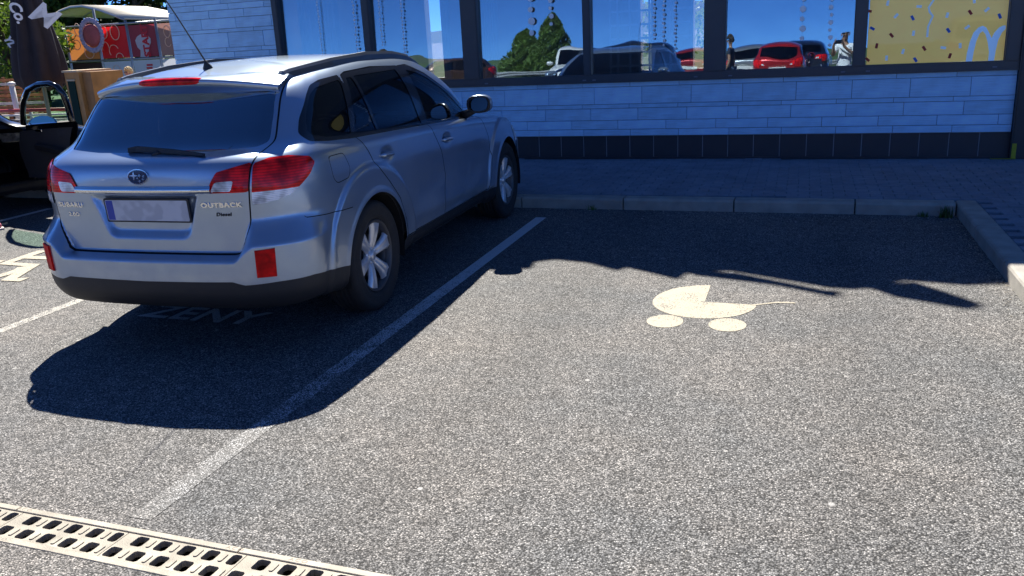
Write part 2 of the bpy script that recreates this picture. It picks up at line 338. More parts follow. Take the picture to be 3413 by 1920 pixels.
# ---------------------------------------------------------------- ground
BACK = 1.9                       # the drain lies in the hollow; behind it the lot climbs at 3 per cent
def gz(y): return 0. if y > BACK else (BACK-y)*.03 if y > -110 else (BACK+110)*.03
def asphalt_nodes(n, paint=None):
    """colour and height sockets of a chipped aggregate surface in world metres"""
    tc = n.nodes.new('ShaderNodeTexCoord'); src = tc.outputs['Object']
    v = n.nodes.new('ShaderNodeTexVoronoi'); v.inputs['Scale'].default_value = 155; n.links.new(src, v.inputs['Vector'])
    v2 = n.nodes.new('ShaderNodeTexVoronoi'); v2.inputs['Scale'].default_value = 46; n.links.new(src, v2.inputs['Vector'])
    sp = n.nodes.new('ShaderNodeSeparateColor'); n.links.new(v.outputs['Color'], sp.inputs[0])
    cr = n.nodes.new('ShaderNodeValToRGB'); e = cr.color_ramp.elements
    e[0].position = 0; e[0].color = (.080, .081, .083, 1); e[1].position = 1; e[1].color = (.58, .57, .55, 1)
    for p, c in ((.30, (.165, .166, .165)), (.58, (.238, .237, .234)), (.85, (.33, .326, .318))):
        q = cr.color_ramp.elements.new(p); q.color = (*c, 1)
    n.links.new(sp.outputs[0], cr.inputs[0])
    dk = n.nodes.new('ShaderNodeMapRange'); dk.inputs[1].default_value = .34; dk.inputs[2].default_value = .70; dk.inputs[3].default_value = 1.0; dk.inputs[4].default_value = .22
    n.links.new(v.outputs['Distance'], dk.inputs[0])
    m1 = n.nodes.new('ShaderNodeMix'); m1.data_type = 'RGBA'; m1.blend_type = 'MULTIPLY'; m1.inputs[0].default_value = 1; n.links.new(cr.outputs[0], m1.inputs[6]); n.links.new(dk.outputs[0], m1.inputs[7])
    # large stains: paler and pinker, darker tyre paths
    nz = n.nodes.new('ShaderNodeTexNoise'); nz.inputs['Scale'].default_value = .9; nz.inputs['Detail'].default_value = 6; nz.inputs['Roughness'].default_value = .6; n.links.new(src, nz.inputs['Vector'])
    c2 = n.nodes.new('ShaderNodeValToRGB'); c2.color_ramp.elements[0].position = .3; c2.color_ramp.elements[0].color = (.76, .79, .82, 1); c2.color_ramp.elements[1].position = .72; c2.color_ramp.elements[1].color = (1.20, 1.12, 1.05, 1)
    n.links.new(nz.outputs['Fac'], c2.inputs[0])
    m2 = n.nodes.new('ShaderNodeMix'); m2.data_type = 'RGBA'; m2.blend_type = 'MULTIPLY'; m2.inputs[0].default_value = 1; n.links.new(m1.outputs[2], m2.inputs[6]); n.links.new(c2.outputs[0], m2.inputs[7])
    n3 = n.nodes.new('ShaderNodeTexNoise'); n3.inputs['Scale'].default_value = 14; n3.inputs['Detail'].default_value = 4; n.links.new(src, n3.inputs['Vector'])
    r3 = n.nodes.new('ShaderNodeMapRange'); r3.inputs[1].default_value = .3; r3.inputs[2].default_value = .7; r3.inputs[3].default_value = .84; r3.inputs[4].default_value = 1.18; n.links.new(n3.outputs['Fac'], r3.inputs[0])
    m3 = n.nodes.new('ShaderNodeMix'); m3.data_type = 'RGBA'; m3.blend_type = 'MULTIPLY'; m3.inputs[0].default_value = 1; n.links.new(m2.outputs[2], m3.inputs[6]); n.links.new(r3.outputs[0], m3.inputs[7])
    # oil spots and darker wheel tracks
    n4 = n.nodes.new('ShaderNodeTexNoise'); n4.inputs['Scale'].default_value = 2.6; n4.inputs['Detail'].default_value = 8; n4.inputs['Roughness'].default_value = .7; n.links.new(src, n4.inputs['Vector'])
    r4 = n.nodes.new('ShaderNodeMapRange'); r4.inputs[1].default_value = .60; r4.inputs[2].default_value = .74; r4.inputs[3].default_value = 1.; r4.inputs[4].default_value = .70; n.links.new(n4.outputs['Fac'], r4.inputs[0])
    m4 = n.nodes.new('ShaderNodeMix'); m4.data_type = 'RGBA'; m4.blend_type = 'MULTIPLY'; m4.inputs[0].default_value = 1; n.links.new(m3.outputs[2], m4.inputs[6]); n.links.new(r4.outputs[0], m4.inputs[7]); m3 = m4
    # faint bands polished darker by tyres
    sx = n.nodes.new('ShaderNodeSeparateXYZ'); n.links.new(src, sx.inputs[0]); nx = n.nodes.new('ShaderNodeMath'); nx.operation = 'MULTIPLY_ADD'; nx.inputs[1].default_value = .5; n.links.new(nz.outputs['Fac'], nx.inputs[0]); n.links.new(sx.outputs[0], nx.inputs[2])
    mr = n.nodes.new('ShaderNodeMapRange'); mr.inputs[1].default_value = -2.2; mr.inputs[2].default_value = 1.8; n.links.new(nx.outputs[0], mr.inputs[0]); ty = n.nodes.new('ShaderNodeValToRGB')
    for p_, k_ in ((.18, 1.), (.27, .88), (.36, 1.), (.60, 1.), (.69, .88), (.78, 1.)): q_ = ty.color_ramp.elements.new(p_); q_.color = (k_, k_, k_, 1)
    ty.color_ramp.elements[0].color = (1, 1, 1, 1); ty.color_ramp.elements[-1].color = (1, 1, 1, 1); n.links.new(mr.outputs[0], ty.inputs[0])
    m6 = n.nodes.new('ShaderNodeMix'); m6.data_type = 'RGBA'; m6.blend_type = 'MULTIPLY'; m6.inputs[0].default_value = 1; n.links.new(m3.outputs[2], m6.inputs[6]); n.links.new(ty.outputs[0], m6.inputs[7]); m3 = m6
    hh = n.nodes.new('ShaderNodeMath'); hh.operation = 'SUBTRACT'; hh.inputs[0].default_value = .8; n.links.new(v.outputs['Distance'], hh.inputs[1])
    return src, m3.outputs[2], hh.outputs[0], v, nz
def asphalt_mat():
    m = bpy.data.materials.new('asphalt'); m.use_nodes = True; n, b = nodes_of(m); src, col, h, v, nz = asphalt_nodes(n)
    # scattered pale chips
    v5 = n.nodes.new('ShaderNodeTexVoronoi'); v5.inputs['Scale'].default_value = 5.5; n.links.new(src, v5.inputs['Vector'])
    r5 = n.nodes.new('ShaderNodeMapRange'); r5.inputs[1].default_value = .075; r5.inputs[2].default_value = .05; n.links.new(v5.outputs['Distance'], r5.inputs[0])
    s5 = n.nodes.new('ShaderNodeSeparateColor'); n.links.new(v5.outputs['Color'], s5.inputs[0]); g5 = n.nodes.new('ShaderNodeMath'); g5.operation = 'GREATER_THAN'; g5.inputs[1].default_value = .72; n.links.new(s5.outputs[0], g5.inputs[0])
    k5 = n.nodes.new('ShaderNodeMath'); k5.operation = 'MULTIPLY'; n.links.new(r5.outputs[0], k5.inputs[0]); n.links.new(g5.outputs[0], k5.inputs[1])
    mx = n.nodes.new('ShaderNodeMix'); mx.data_type = 'RGBA'; n.links.new(k5.outputs[0], mx.inputs[0]); n.links.new(col, mx.inputs[6]); mx.inputs[7].default_value = (.42, .41, .39, 1)
    n.links.new(mx.outputs[2], b.inputs['Base Color']); b.inputs['Roughness'].default_value = .82; b.inputs['Specular IOR Level'].default_value = .3
    bp = n.nodes.new('ShaderNodeBump'); bp.inputs['Strength'].default_value = .9; bp.inputs['Distance'].default_value = .004; n.links.new(h, bp.inputs['Height']); n.links.new(bp.outputs[0], b.inputs['Normal'])
    return m
def road_paint_mat(name, col=(.72, .70, .65), wear0=.62, wear1=None):
    """paint on the stone tops; wear0 = share covered, wear1 = share near the drain (worn by tyres)"""
    m = bpy.data.materials.new(name); m.use_nodes = True; n, b = nodes_of(m); src, ac, h, v, nz = asphalt_nodes(n)
    p = n.nodes.new('ShaderNodeTexNoise'); p.inputs['Scale'].default_value = 9; p.inputs['Detail'].default_value = 6; n.links.new(src, p.inputs['Vector'])
    q = n.nodes.new('ShaderNodeSeparateColor'); n.links.new(v.outputs['Color'], q.inputs[0])
    a = n.nodes.new('ShaderNodeMath'); a.operation = 'MULTIPLY_ADD'; a.inputs[1].default_value = .9; n.links.new(p.outputs['Fac'], a.inputs[0]); n.links.new(v.outputs['Distance'], a.inputs[2])
    a2 = n.nodes.new('ShaderNodeMath'); a2.operation = 'MULTIPLY_ADD'; a2.inputs[1].default_value = .35; n.links.new(q.outputs[1], a2.inputs[0]); n.links.new(a.outputs[0], a2.inputs[2])
    if wear1 is not None:
        sx = n.nodes.new('ShaderNodeSeparateXYZ'); n.links.new(src, sx.inputs[0]); mr = n.nodes.new('ShaderNodeMapRange'); mr.inputs[1].default_value = 2.3; mr.inputs[2].default_value = 6.0; mr.inputs[3].default_value = wear1; mr.inputs[4].default_value = wear0; n.links.new(sx.outputs[1], mr.inputs[0]); thr = mr.outputs[0]
    else:
        vv = n.nodes.new('ShaderNodeValue'); vv.outputs[0].default_value = wear0; thr = vv.outputs[0]
    t1 = n.nodes.new('ShaderNodeMath'); t1.operation = 'MULTIPLY_ADD'; t1.inputs[1].default_value = 1.5; t1.inputs[2].default_value = .10; n.links.new(thr, t1.inputs[0])
    df = n.nodes.new('ShaderNodeMath'); df.operation = 'SUBTRACT'; n.links.new(t1.outputs[0], df.inputs[0]); n.links.new(a2.outputs[0], df.inputs[1])
    rr = n.nodes.new('ShaderNodeMapRange'); rr.inputs[1].default_value = -.06; rr.inputs[2].default_value = .06; n.links.new(df.outputs[0], rr.inputs[0])
    mx = n.nodes.new('ShaderNodeMix'); mx.data_type = 'RGBA'; n.links.new(rr.outputs[0], mx.inputs[0]); n.links.new(ac, mx.inputs[6])
    c3 = n.nodes.new('ShaderNodeMix'); c3.data_type = 'RGBA'; c3.inputs[6].default_value = (*[k*.86 for k in col], 1); c3.inputs[7].default_value = (*col, 1); n.links.new(p.outputs['Fac'], c3.inputs[0]); n.links.new(c3.outputs[2], mx.inputs[7])
    n.links.new(mx.outputs[2], b.inputs['Base Color']); b.inputs['Roughness'].default_value = .75
    bp = n.nodes.new('ShaderNodeBump'); bp.inputs['Strength'].default_value = .55; bp.inputs['Distance'].default_value = .003; n.links.new(h, bp.inputs['Height']); n.links.new(bp.outputs[0], b.inputs['Normal'])
    return m
M_ASPH = asphalt_mat()
g = MB(); X0, X1 = -320., 320.
ys = [-400, -110, BACK-.103, BACK-.103+.0001]   # the ground sheet, open where the drain channel is sunk
def drain_y(x): return 2.002-.0334*(x+2.2)        # centre line of the channel
WCH = .103
xs = [X0, -9.0, 6.0, X1]
v = []; f = []
for x in xs:
    d = drain_y(min(max(x, -9), 6)); v += [(x, -400, gz(-400)), (x, -110, gz(-110)), (x, d-WCH, 0), (x, d+WCH, 0), (x, 400, 0)]
for i in range(3):
    a, b = 5*i, 5*i+5
    for j in range(4):
        if j == 2 and i == 1: continue
        f.append((a+j, b+j, b+j+1, a+j+1))
g.add(v, f); ground = g.build('ground', M_ASPH); ground['kind'] = 'structure'

def flat(name, poly, z, mt, parent=None, label=None, cat='marking', group=None):
    o = mesh(name, [(x, y, z+gz(y)) for x, y in poly], [tuple(range(len(poly)))], mt, parent)
    if label: tag(o, label, cat, group)
    return fix_up(o)
def fix_up(o):
    me = o.data
    if len(me.polygons) and me.polygons[0].normal.z < 0: me.flip_normals()
    return o
XL, XL2, XK, YK, WS = -2.215, -4.699, 1.243, 7.703, -.0334
M_LINE = road_paint_mat('line_paint', (.70, .70, .70), .97, .43); M_LINE2 = road_paint_mat('faded_line', (.58, .55, .48), .70, .60); M_MARK = road_paint_mat('sign_paint', (.47, .42, .32), .86); M_WORN = road_paint_mat('worn_letters', (.62, .62, .62), .88)
def sheet(name, x0, x1, y0, y1, z, mt): return mesh(name, [(x0, y0, z), (x1, y0, z), (x1, y1, z), (x0, y1, z)], [(0, 1, 2, 3)], mt)
tag(sheet('parking_line', XL-.050, XL+.050, 2.16, 7.36, .0018, M_LINE), 'worn white bay line running beside the right wheels of the silver estate', 'line')
tag(sheet('parking_line', XL2-.042, XL2+.042, 2.2, 7.4, .0018, M_LINE2), 'white bay line on the far side of the silver estate, beside the wheelchair sign', 'line')
tag(sheet('parking_line', -8.04, -7.95, 2.2, 7.4, .0018, M_LINE), 'white bay line beside the black car with the open door', 'line')
# pram symbol
pr = thing('pram_symbol', 'cream painted pram pictogram on the empty parking bay', 'road marking', (0, 0, 0))
cxp, cyp = -.512, 5.045
body = [(cxp+.004, cyp+.36)]+[(cxp-.308*math.sin(a), cyp+.355*math.cos(a)) for a in np.linspace(.12, math.pi/2, 9)]+[(cxp-.308*math.cos(a), cyp-.312*math.sin(a)) for a in np.linspace(.15, math.pi-.03, 22)]+[(cxp+.305, cyp-.012), (cxp+.004, cyp+.004)]
flat('pram_body', body, .0018, M_MARK, pr)
for (wx, wy) in ((-.690, 4.654), (-.343, 4.648)): flat('pram_wheel', [(wx+.103*math.cos(a), wy+.112*math.sin(a)) for a in np.linspace(0, 2*math.pi, 29)[:-1]], .0018, M_MARK, pr)
hp = [(-.235, 5.022), (-.17, 5.058), (-.10, 5.098), (-.04, 5.108), (.012, 5.106)]; hw = [.012, .010, .011, .011, .010]
flat('pram_handle', [(x, y+w) for (x, y), w in zip(hp, hw)]+[(x, y-w) for (x, y), w in zip(hp[::-1], hw[::-1])], .0026, M_MARK, pr)
zt = text_mesh('bay_lettering', '\u017dENY', .33, M_WORN, None, Matrix.Translation((-3.56, 4.285, .004))@Matrix.Rotation(R_(-2), 4, 'Z'), 0., 1.05, 0., 1.0, .008)
tag(zt, 'worn white word painted on the bay under the silver estate', 'road marking')
# wheelchair pictogram in the next bay
wc = thing('wheelchair_symbol', 'white painted wheelchair pictogram left of the silver estate', 'road marking', (0, 0, 0)); wx, wy = -6.22, 5.10
ring = [(wx+.36*math.cos(a), wy-.12+.36*math.sin(a)) for a in np.linspace(R_(110), R_(395), 30)]; inner = [(wx+.26*math.cos(a), wy-.12+.26*math.sin(a)) for a in np.linspace(R_(395), R_(110), 30)]
flat('wheel_arc', ring+inner, .0045, M_MARK, wc)
def stroke(pts, w):
    L, Rr = [], []
    for k, p in enumerate(pts):
        a, b = pts[max(k-1, 0)], pts[min(k+1, len(pts)-1)]; t = Vector((b[0]-a[0], b[1]-a[1])).normalized(); L.append((p[0]-t.y*w, p[1]+t.x*w)); Rr.append((p[0]+t.y*w, p[1]-t.x*w))
    return L+Rr[::-1]
flat('figure_body', stroke([(wx-.06, wy+.55), (wx-.02, wy+.12), (wx+.30, wy+.10), (wx+.48, wy-.30), (wx+.62, wy-.28)], .055), .0052, M_MARK, wc)
flat('figure_arm', stroke([(wx-.03, wy+.32), (wx+.28, wy+.32)], .045), .0060, M_MARK, wc)
flat('figure_head', [(wx-.08+.10*math.cos(a), wy+.72+.10*math.sin(a)) for a in np.linspace(0, 2*math.pi, 22)[:-1]], .0045, M_MARK, wc)

# ---------------------------------------------------------------- drain channel
M_CAST = mat('cast_grate', (.31, .28, .225), .65, .1, noise=.42, nscale=9, bump=.25, bscale=180); M_RAIL = mat('channel_edge', (.34, .305, .245), .65, .05, noise=.34, nscale=7, bump=.25, bscale=150)
M_PIT = mat('channel_pit', (.02, .018, .016), .95); M_MARKD = mat('cast_letters', (.20, .17, .13), .7)
dr = thing('drain_channel', 'cream cast drain channel with two rows of slots across the lot', 'drain', (-2.2, 2.002, 0), math.atan(-.0334))
pit = MB(); pit.box((-6.5, -.10, -.16), (8.0, .10, -.155)); pit.box((-6.5, -.1005, -.16), (8.0, -.0985, -.012)); pit.box((-6.5, .0985, -.16), (8.0, .1005, -.012)); pit.build('trough', M_PIT, dr)
def grate_mesh():
    """half-metre cover: plate with slots left open between bars, raised blind pads between them"""
    b = MB(); L, hw, t0, t1 = .497, .0715, -.012, -.001
    def slab(x0, x1, y0, y1): b.box((x0, y0, t0-.012), (x1, y1, t1))
    ys_ = ((-.066, -.010), (.010, .066)); slab(0, L, -hw, ys_[0][0]); slab(0, L, ys_[0][1], ys_[1][0]); slab(0, L, ys_[1][1], hw)
    pitch = .0998; sw = .050
    for r, (y0, y1) in enumerate(ys_):
        x = 0.; k = 0; c = .0535 if r == 1 else .006; slots = []
        while c < L-.02:
            if c > .004: slots.append((c, min(c+sw, L-.006)))
            c += pitch
        for (s0, s1) in slots:
            slab(x, s0, y0, y1)
            for sx_, e in ((s0, 1), (s1, -1)):          # rounded slot ends
                for yy, fy in ((y0, 1), (y1, -1)):
                    b.prism([(sx_, yy), (sx_+e*.008, yy), (sx_, yy+fy*.008)], t0-.012, t1)
            x = s1
        slab(x, L, y0, y1)
        for i, (s0, s1) in enumerate(slots):
            n0 = slots[i+1][0] if i+1 < len(slots) else L; m = (s1+n0)/2
            if n0-s1 > .03: b.prism(round_poly([(m-.008, y0+.006), (m+.008, y0+.006), (m+.008, y1-.006), (m-.008, y1-.006)], .008, 3), t1, t1+.0035)
    o = b.build('tmp', M_CAST); me = o.data; bpy.data.objects.remove(o); return me
GM = grate_mesh()
for k in range(-12, 16):
    o = link(bpy.data.objects.new('grate', GM), dr); o.location = (k*.5+.012, 0, 0)
for sg in (-1, 1):
    for k in range(-6, 8):
        e = MB(); y0, y1 = sorted((sg*.0745, sg*.1020)); e.bevbox((k*1.0+.002+.47, y0, -.03), (k*1.0+.998+.47, y1, .003), .002); e.build('edge_rail', M_RAIL, dr)
for (x, y, s) in ((.70, .088, 'ACO'), (-.50, .088, 'ACO'), (-.42, -.088, 'ACO'), (.45, .088, 'ACO')):
    text_mesh('cast_lettering', s, .021, M_MARKD, dr, Matrix.Translation((x, y, .0031)), .0003, 1.2, 0, 1.4)

# ---------------------------------------------------------------- kerbs and pavements
KH = .105
M_KERB = mat('concrete_kerb', (.36, .34, .30), .85, noise=.22, nscale=7, bump=.35, bscale=140); M_PAVE = mat('pavement_bed', (.13, .125, .12), .9, noise=.2, nscale=9)
M_PAVER = mat('pavers', (.23, .255, .30), .88, noise=.22, nscale=5, bump=.3, bscale=160)
kf = bpy.data.objects.new('kerb', None); link(kf); kf['kind'] = 'structure'
ANG = math.atan(WS)
def kerb_stone(x0, x1, M):
    b = MB(); p = [(0, -.15), (0, KH-.02), (.008, KH-.006), (.022, KH), (.15, KH), (.15, -.15)]; L = x1-x0-.012
    b.prism(p, x0, x0+L, lambda a, c, d: tuple(M@Vector((d, a, c)))); return fix_normals(b.build('kerb_stone', M_KERB, kf))
Mf = Matrix.Translation((0, YK, 0))@Matrix.Rotation(ANG, 4, 'Z')
for k in range(-14, 3):
    a = k+.47; b_ = min(a+1, XK-.003)
    if b_-a > .1: kerb_stone(a, b_, Mf)
yr = YK+WS*XK
Mr = Matrix.Translation((XK, yr+.15, 0))@Matrix.Rotation(-math.pi/2, 4, 'Z')
for (a, b_) in [(.0, .95)]+[(.95+1.0*k, 1.95+1.0*k) for k in range(11)]: kerb_stone(a, b_, Mr)
zp = KH-.03; xk = XK+.148; yk = YK+.148+WS*xk
pv = mesh('pavement', [(-60, YK+.148+WS*-60, zp), (xk, yk, zp), (xk, 10.6, zp), (-8.4, 10.6, zp), (-8.4, 18, zp), (-60, 18, zp), (60, yk, zp), (60, 10.6, zp), (xk, BACK, zp), (60, BACK, zp), (xk, -6, zp+gz(-6)), (60, -6, zp+gz(-6))], [(0, 1, 2, 3, 4, 5), (1, 6, 7, 2), (8, 9, 6, 1), (10, 11, 9, 8)], M_PAVE); pv['kind'] = 'structure'; fix_up(pv)
bp_ = MB()
def paver(cx, cy, lx, ly, z):
    a, b_, c = lx/2-.0015, ly/2-.0015, .004; v = []
    for i, zz in ((0, z-.035), (0, z-c), (c, z)): v += [(cx-a+i, cy-b_+i, zz), (cx+a-i, cy-b_+i, zz), (cx+a-i, cy+b_-i, zz), (cx-a+i, cy+b_-i, zz)]
    bp_.add(v, [(8, 9, 10, 11)]+[(4*k+j, 4*k+(j+1) % 4, 4*k+4+(j+1) % 4, 4*k+4+j) for k in range(2) for j in range(4)])
for r in range(60):
    y = 7.86+.1*r+.05
    if y > 10.45: break
    x = -12.+(.1 if r % 2 else 0.)
    while x < 7.0:
        lim = YK+.155+WS*x
        if y-.05 > lim and not (y > 10.2-.0334*x): paver(x, y, .2, .1, KH+RNG.normal(0, .0012)-.001)
        x += .2
for r in range(200):
    y = 7.81-.1*r
    if y < -2: break
    x = XK+.155+.1+(.1 if r % 2 else 0.)
    while x < 4.6:
        paver(x, y, .2, .1, KH+RNG.normal(0, .0012)-.001+gz(y)); x += .2
po = bp_.build('pavers', M_PAVER, pv); po['kind'] = 'stuff'
def roughen_pavers():
    n, b = nodes_of(M_PAVER); tc = n.nodes.new('ShaderNodeTexCoord'); v = n.nodes.new('ShaderNodeTexVoronoi'); v.inputs['Scale'].default_value = 240; n.links.new(tc.outputs['Object'], v.inputs['Vector'])
    r = n.nodes.new('ShaderNodeMapRange'); r.inputs[3].default_value = .75; r.inputs[4].default_value = 1.15; n.links.new(v.outputs['Color'], r.inputs[0])
    mx = n.nodes.new('ShaderNodeMix'); mx.data_type = 'RGBA'; mx.blend_type = 'MULTIPLY'; mx.inputs[0].default_value = 1; n.links.new(b.inputs['Base Color'].links[0].from_socket, mx.inputs[6]); n.links.new(r.outputs[0], mx.inputs[7]); n.links.new(mx.outputs[2], b.inputs['Base Color'])
roughen_pavers()
# grit and leaf crumbs swept against the kerbs
gb = MB(); rg = random.Random(21)
def crumb(x, y, z, s):
    M = Matrix.Translation((x, y, z+s*.3))@Matrix.Rotation(rg.uniform(0, 6.28), 4, 'Z')@Matrix.Rotation(rg.uniform(-.5, .5), 4, 'X')@Matrix.Diagonal((s, s*rg.uniform(.5, 1), s*rg.uniform(.3, .6), 1)); gb.add([tuple(M@Vector(p)) for p in ((1, 0, 0), (0, 1, 0), (-1, 0, 0), (0, -1, 0), (0, 0, 1), (0, 0, -1))], [(0, 1, 4), (1, 2, 4), (2, 3, 4), (3, 0, 4), (1, 0, 5), (2, 1, 5), (3, 2, 5), (0, 3, 5)])
for k in range(420):
    if k % 3: crumb(XK-abs(rg.gauss(0, .07))-.004, rg.uniform(3.2, 7.6), 0, rg.uniform(.003, .009))
    else: x_ = rg.uniform(-4.5, 1.2); crumb(x_, YK+WS*x_-abs(rg.gauss(0, .06))-.004, 0, rg.uniform(.003, .009))
for k in range(160): crumb(rg.uniform(-2, 1.2), rg.uniform(2.2, 7.4), 0, rg.uniform(.003, .0065))
go = gb.build('grit', mat('grit', (.42, .38, .31), .9, noise=.4, nscale=60)); go['kind'] = 'stuff'; go['label'] = 'loose grit and crumbs along the kerb foot'
# weeds in the kerb corner
M_WEED = mat('weed_leaf', (.06, .13, .025), .6, noise=.35, nscale=40)
def weed(x, y, n, h, label, group):
    b = MB(); rng = random.Random(int(x*977+y*131))
    for k in range(n):
        a = rng.uniform(0, 6.28); r = rng.uniform(0, .05); px_, py_ = x+r*math.cos(a), y+r*math.sin(a)*.6; hh = h*rng.uniform(.5, 1.1); lean = rng.uniform(.1, .7)*hh; da = rng.uniform(0, 6.28); w = rng.uniform(.003, .007)
        v = []
        for t in (0, .4, .75, 1): v += [(px_+math.cos(da)*lean*t*t-math.sin(da)*w*(1-t), py_+math.sin(da)*lean*t*t+math.cos(da)*w*(1-t), hh*(t-.25*t*t*lean/hh)), (px_+math.cos(da)*lean*t*t+math.sin(da)*w*(1-t), py_+math.sin(da)*lean*t*t-math.cos(da)*w*(1-t), hh*(t-.25*t*t*lean/hh))]
        b.add(v, [(0, 1, 3, 2), (2, 3, 5, 4), (4, 5, 7, 6)])
    t = thing('weed', label, 'weed', (0, 0, 0), 0, group); b.build('leaves', M_WEED, t)
weed(1.15, 7.60, 60, .13, 'green grassy weed growing in the inner kerb corner', None)
weed(.98, 7.635, 26, .05, 'low weed along the kerb foot next to the corner tuft', None); weed(-1.83, 7.73, 22, .06, 'small weed at the kerb foot by the end of the bay line', None)
# ---------------------------------------------------------------- restaurant building
YW = 10.2405
bld = thing('restaurant_building', 'restaurant with grey stone slab cladding and dark framed windows', 'building', (0, YW, 0), ANG)
BM = Matrix.Translation((0, YW, 0))@Matrix.Rotation(ANG, 4, 'Z'); BMI = BM.inverted()
def on_wall(px, py, back=0.):
    """pixel -> (x, z) on the facade plane, back metres behind it"""
    o = BMI@Vector(CAMP); d = (BMI.to_3x3()@Vector(ray(px, py))); t = (back-o.y)/d.y; p = o+d*t; return p.x, p.z
M_CORE = mat('joint_backing', (.16, .19, .24), .9); M_GROUT = mat('plinth_grout', (.24, .25, .27), .85); M_FRAME = mat('window_frame_paint', (.050, .056, .068), .42, noise=.06)  # core is a dark backing visible in the slab joints
M_DARKP = mat('dark_pillar', (.035, .037, .042), .5, noise=.1); M_PLINTH = mat('plinth_tile', (.030, .033, .042), .45, noise=.12, nscale=6)
def slab_mat(i):
    k = (.93, 1.0, 1.06)[i]; m = mat('stone_slab_%s' % ('abc'[i]), (.47*k, .73*k, .96*k), .78, noise=.12, nscale=6, bump=.12, bscale=40); n, b = nodes_of(m)
    tc = n.nodes.new('ShaderNodeTexCoord'); mp = n.nodes.new('ShaderNodeMapping'); mp.inputs['Scale'].default_value = (2.2, 1, 90); mp.inputs['Location'].default_value = (i*3.7, 0, i*1.3); n.links.new(tc.outputs['Object'], mp.inputs[0])
    nz = n.nodes.new('ShaderNodeTexNoise'); nz.inputs['Scale'].default_value = 2; nz.inputs['Detail'].default_value = 4; n.links.new(mp.outputs[0], nz.inputs['Vector'])
    r = n.nodes.new('ShaderNodeMapRange'); r.inputs[1].default_value = .3; r.inputs[2].default_value = .7; r.inputs[3].default_value = .86; r.inputs[4].default_value = 1.12; n.links.new(nz.outputs['Fac'], r.inputs[0])
    mx = n.nodes.new('ShaderNodeMix'); mx.data_type = 'RGBA'; mx.blend_type = 'MULTIPLY'; mx.inputs[0].default_value = 1; n.links.new(b.inputs['Base Color'].links[0].from_socket, mx.inputs[6]); n.links.new(r.outputs[0], mx.inputs[7]); n.links.new(mx.outputs[2], b.inputs['Base Color'])
    return m
M_SLAB = [slab_mat(i) for i in range(3)]
core = MB(); core.box((-8.50, .014, .3765), (2.08, .25, 1.005)); core.box((-8.50, .12, 0), (2.08, .25, .375)); core.box((-8.50, .014, 1.006), (-6.80, .25, 3.3)); core.box((-8.50, .02, 2.90), (2.08, .25, 3.4)); core.build('wall_core', M_CORE, bld)
XE0, XE1 = -8.52, 2.082
rows = [(.954, 1.0095, -2.517), (.753, .954, -2.377), (.703, .753, -2.530), (.562, .703, -2.4255), (.455, .562, -2.670), (.376, .455, -2.5196)]
LS = .5775
# upper pier and lintel continue the same coursing
zc = 1.0095; pat = [(.201, .14), (.05, .0), (.141, .30), (.107, .45), (.079, .21), (.0555, .09)]; i = 0; pier = []
while zc < 3.35: h, o = pat[i % 6]; pier.append((zc, min(zc+h, 3.39), -2.5+o)); zc += h; i += 1
_slabs = {}
def slab(x0, x1, z0, z1):
    g = .0026; key = (round(x1-x0, 3), round(z1-z0, 3)); mi = RNG.integers(3)
    if (key, mi) not in _slabs:
        b = MB(); w, h = key; c = .0025
        v = [(g, .016, g), (w-g, .016, g), (w-g, .016, h-g), (g, .016, h-g), (g, c, g), (w-g, c, g), (w-g, c, h-g), (g, c, h-g), (g+c, 0, g+c), (w-g-c, 0, g+c), (w-g-c, 0, h-g-c), (g+c, 0, h-g-c)]
        b.add(v, [(8, 9, 10, 11)]+[(4*k+j, 4*k+(j+1) % 4, 4*k+4+(j+1) % 4, 4*k+4+j) for k in range(2) for j in range(4)])
        o = b.build('stone_slab', M_SLAB[mi]); fix_normals(o); _slabs[(key, mi)] = o.data; bpy.data.objects.remove(o)
    o = link(bpy.data.objects.new('stone_slab', _slabs[(key, mi)]), bld); o.location = (x0, RNG.normal(0, .0006)-.002, z0)
def course(z0, z1, off, xa, xb):
    k = math.floor((xa-off)/LS); x = off+k*LS
    while x < xb-.01:
        a, b = max(x, xa), min(x+LS, xb)
        if b-a > .02: slab(a, b, z0, z1)
        x += LS
for z0, z1, o in rows: course(z0, z1, o, XE0, XE1)
for z0, z1, o in pier: course(z0, z1, o, XE0, -6.782)
pl = MB(); pl.box((XE0, .024, .0), (XE1, .118, .3745)); pl.build('plinth_bed', M_GROUT, bld)
x = -2.531-.2885*21; tile = None
while x < XE1-.05:
    if tile is None:
        b = MB(); b.box((.0045, .022, .0), (.284, .034, .262)); o = b.build('plinth_tile', M_PLINTH, bld); tile = o.data
    else: o = link(bpy.data.objects.new('plinth_tile', tile), bld)
    o.location = (x, RNG.normal(0, .0008), .1085); x += .2885
sk = MB(); sk.box((XE0, .004, .095), (XE1, .03, .122)); sk.build('plinth_skirting', M_PLINTH, bld)
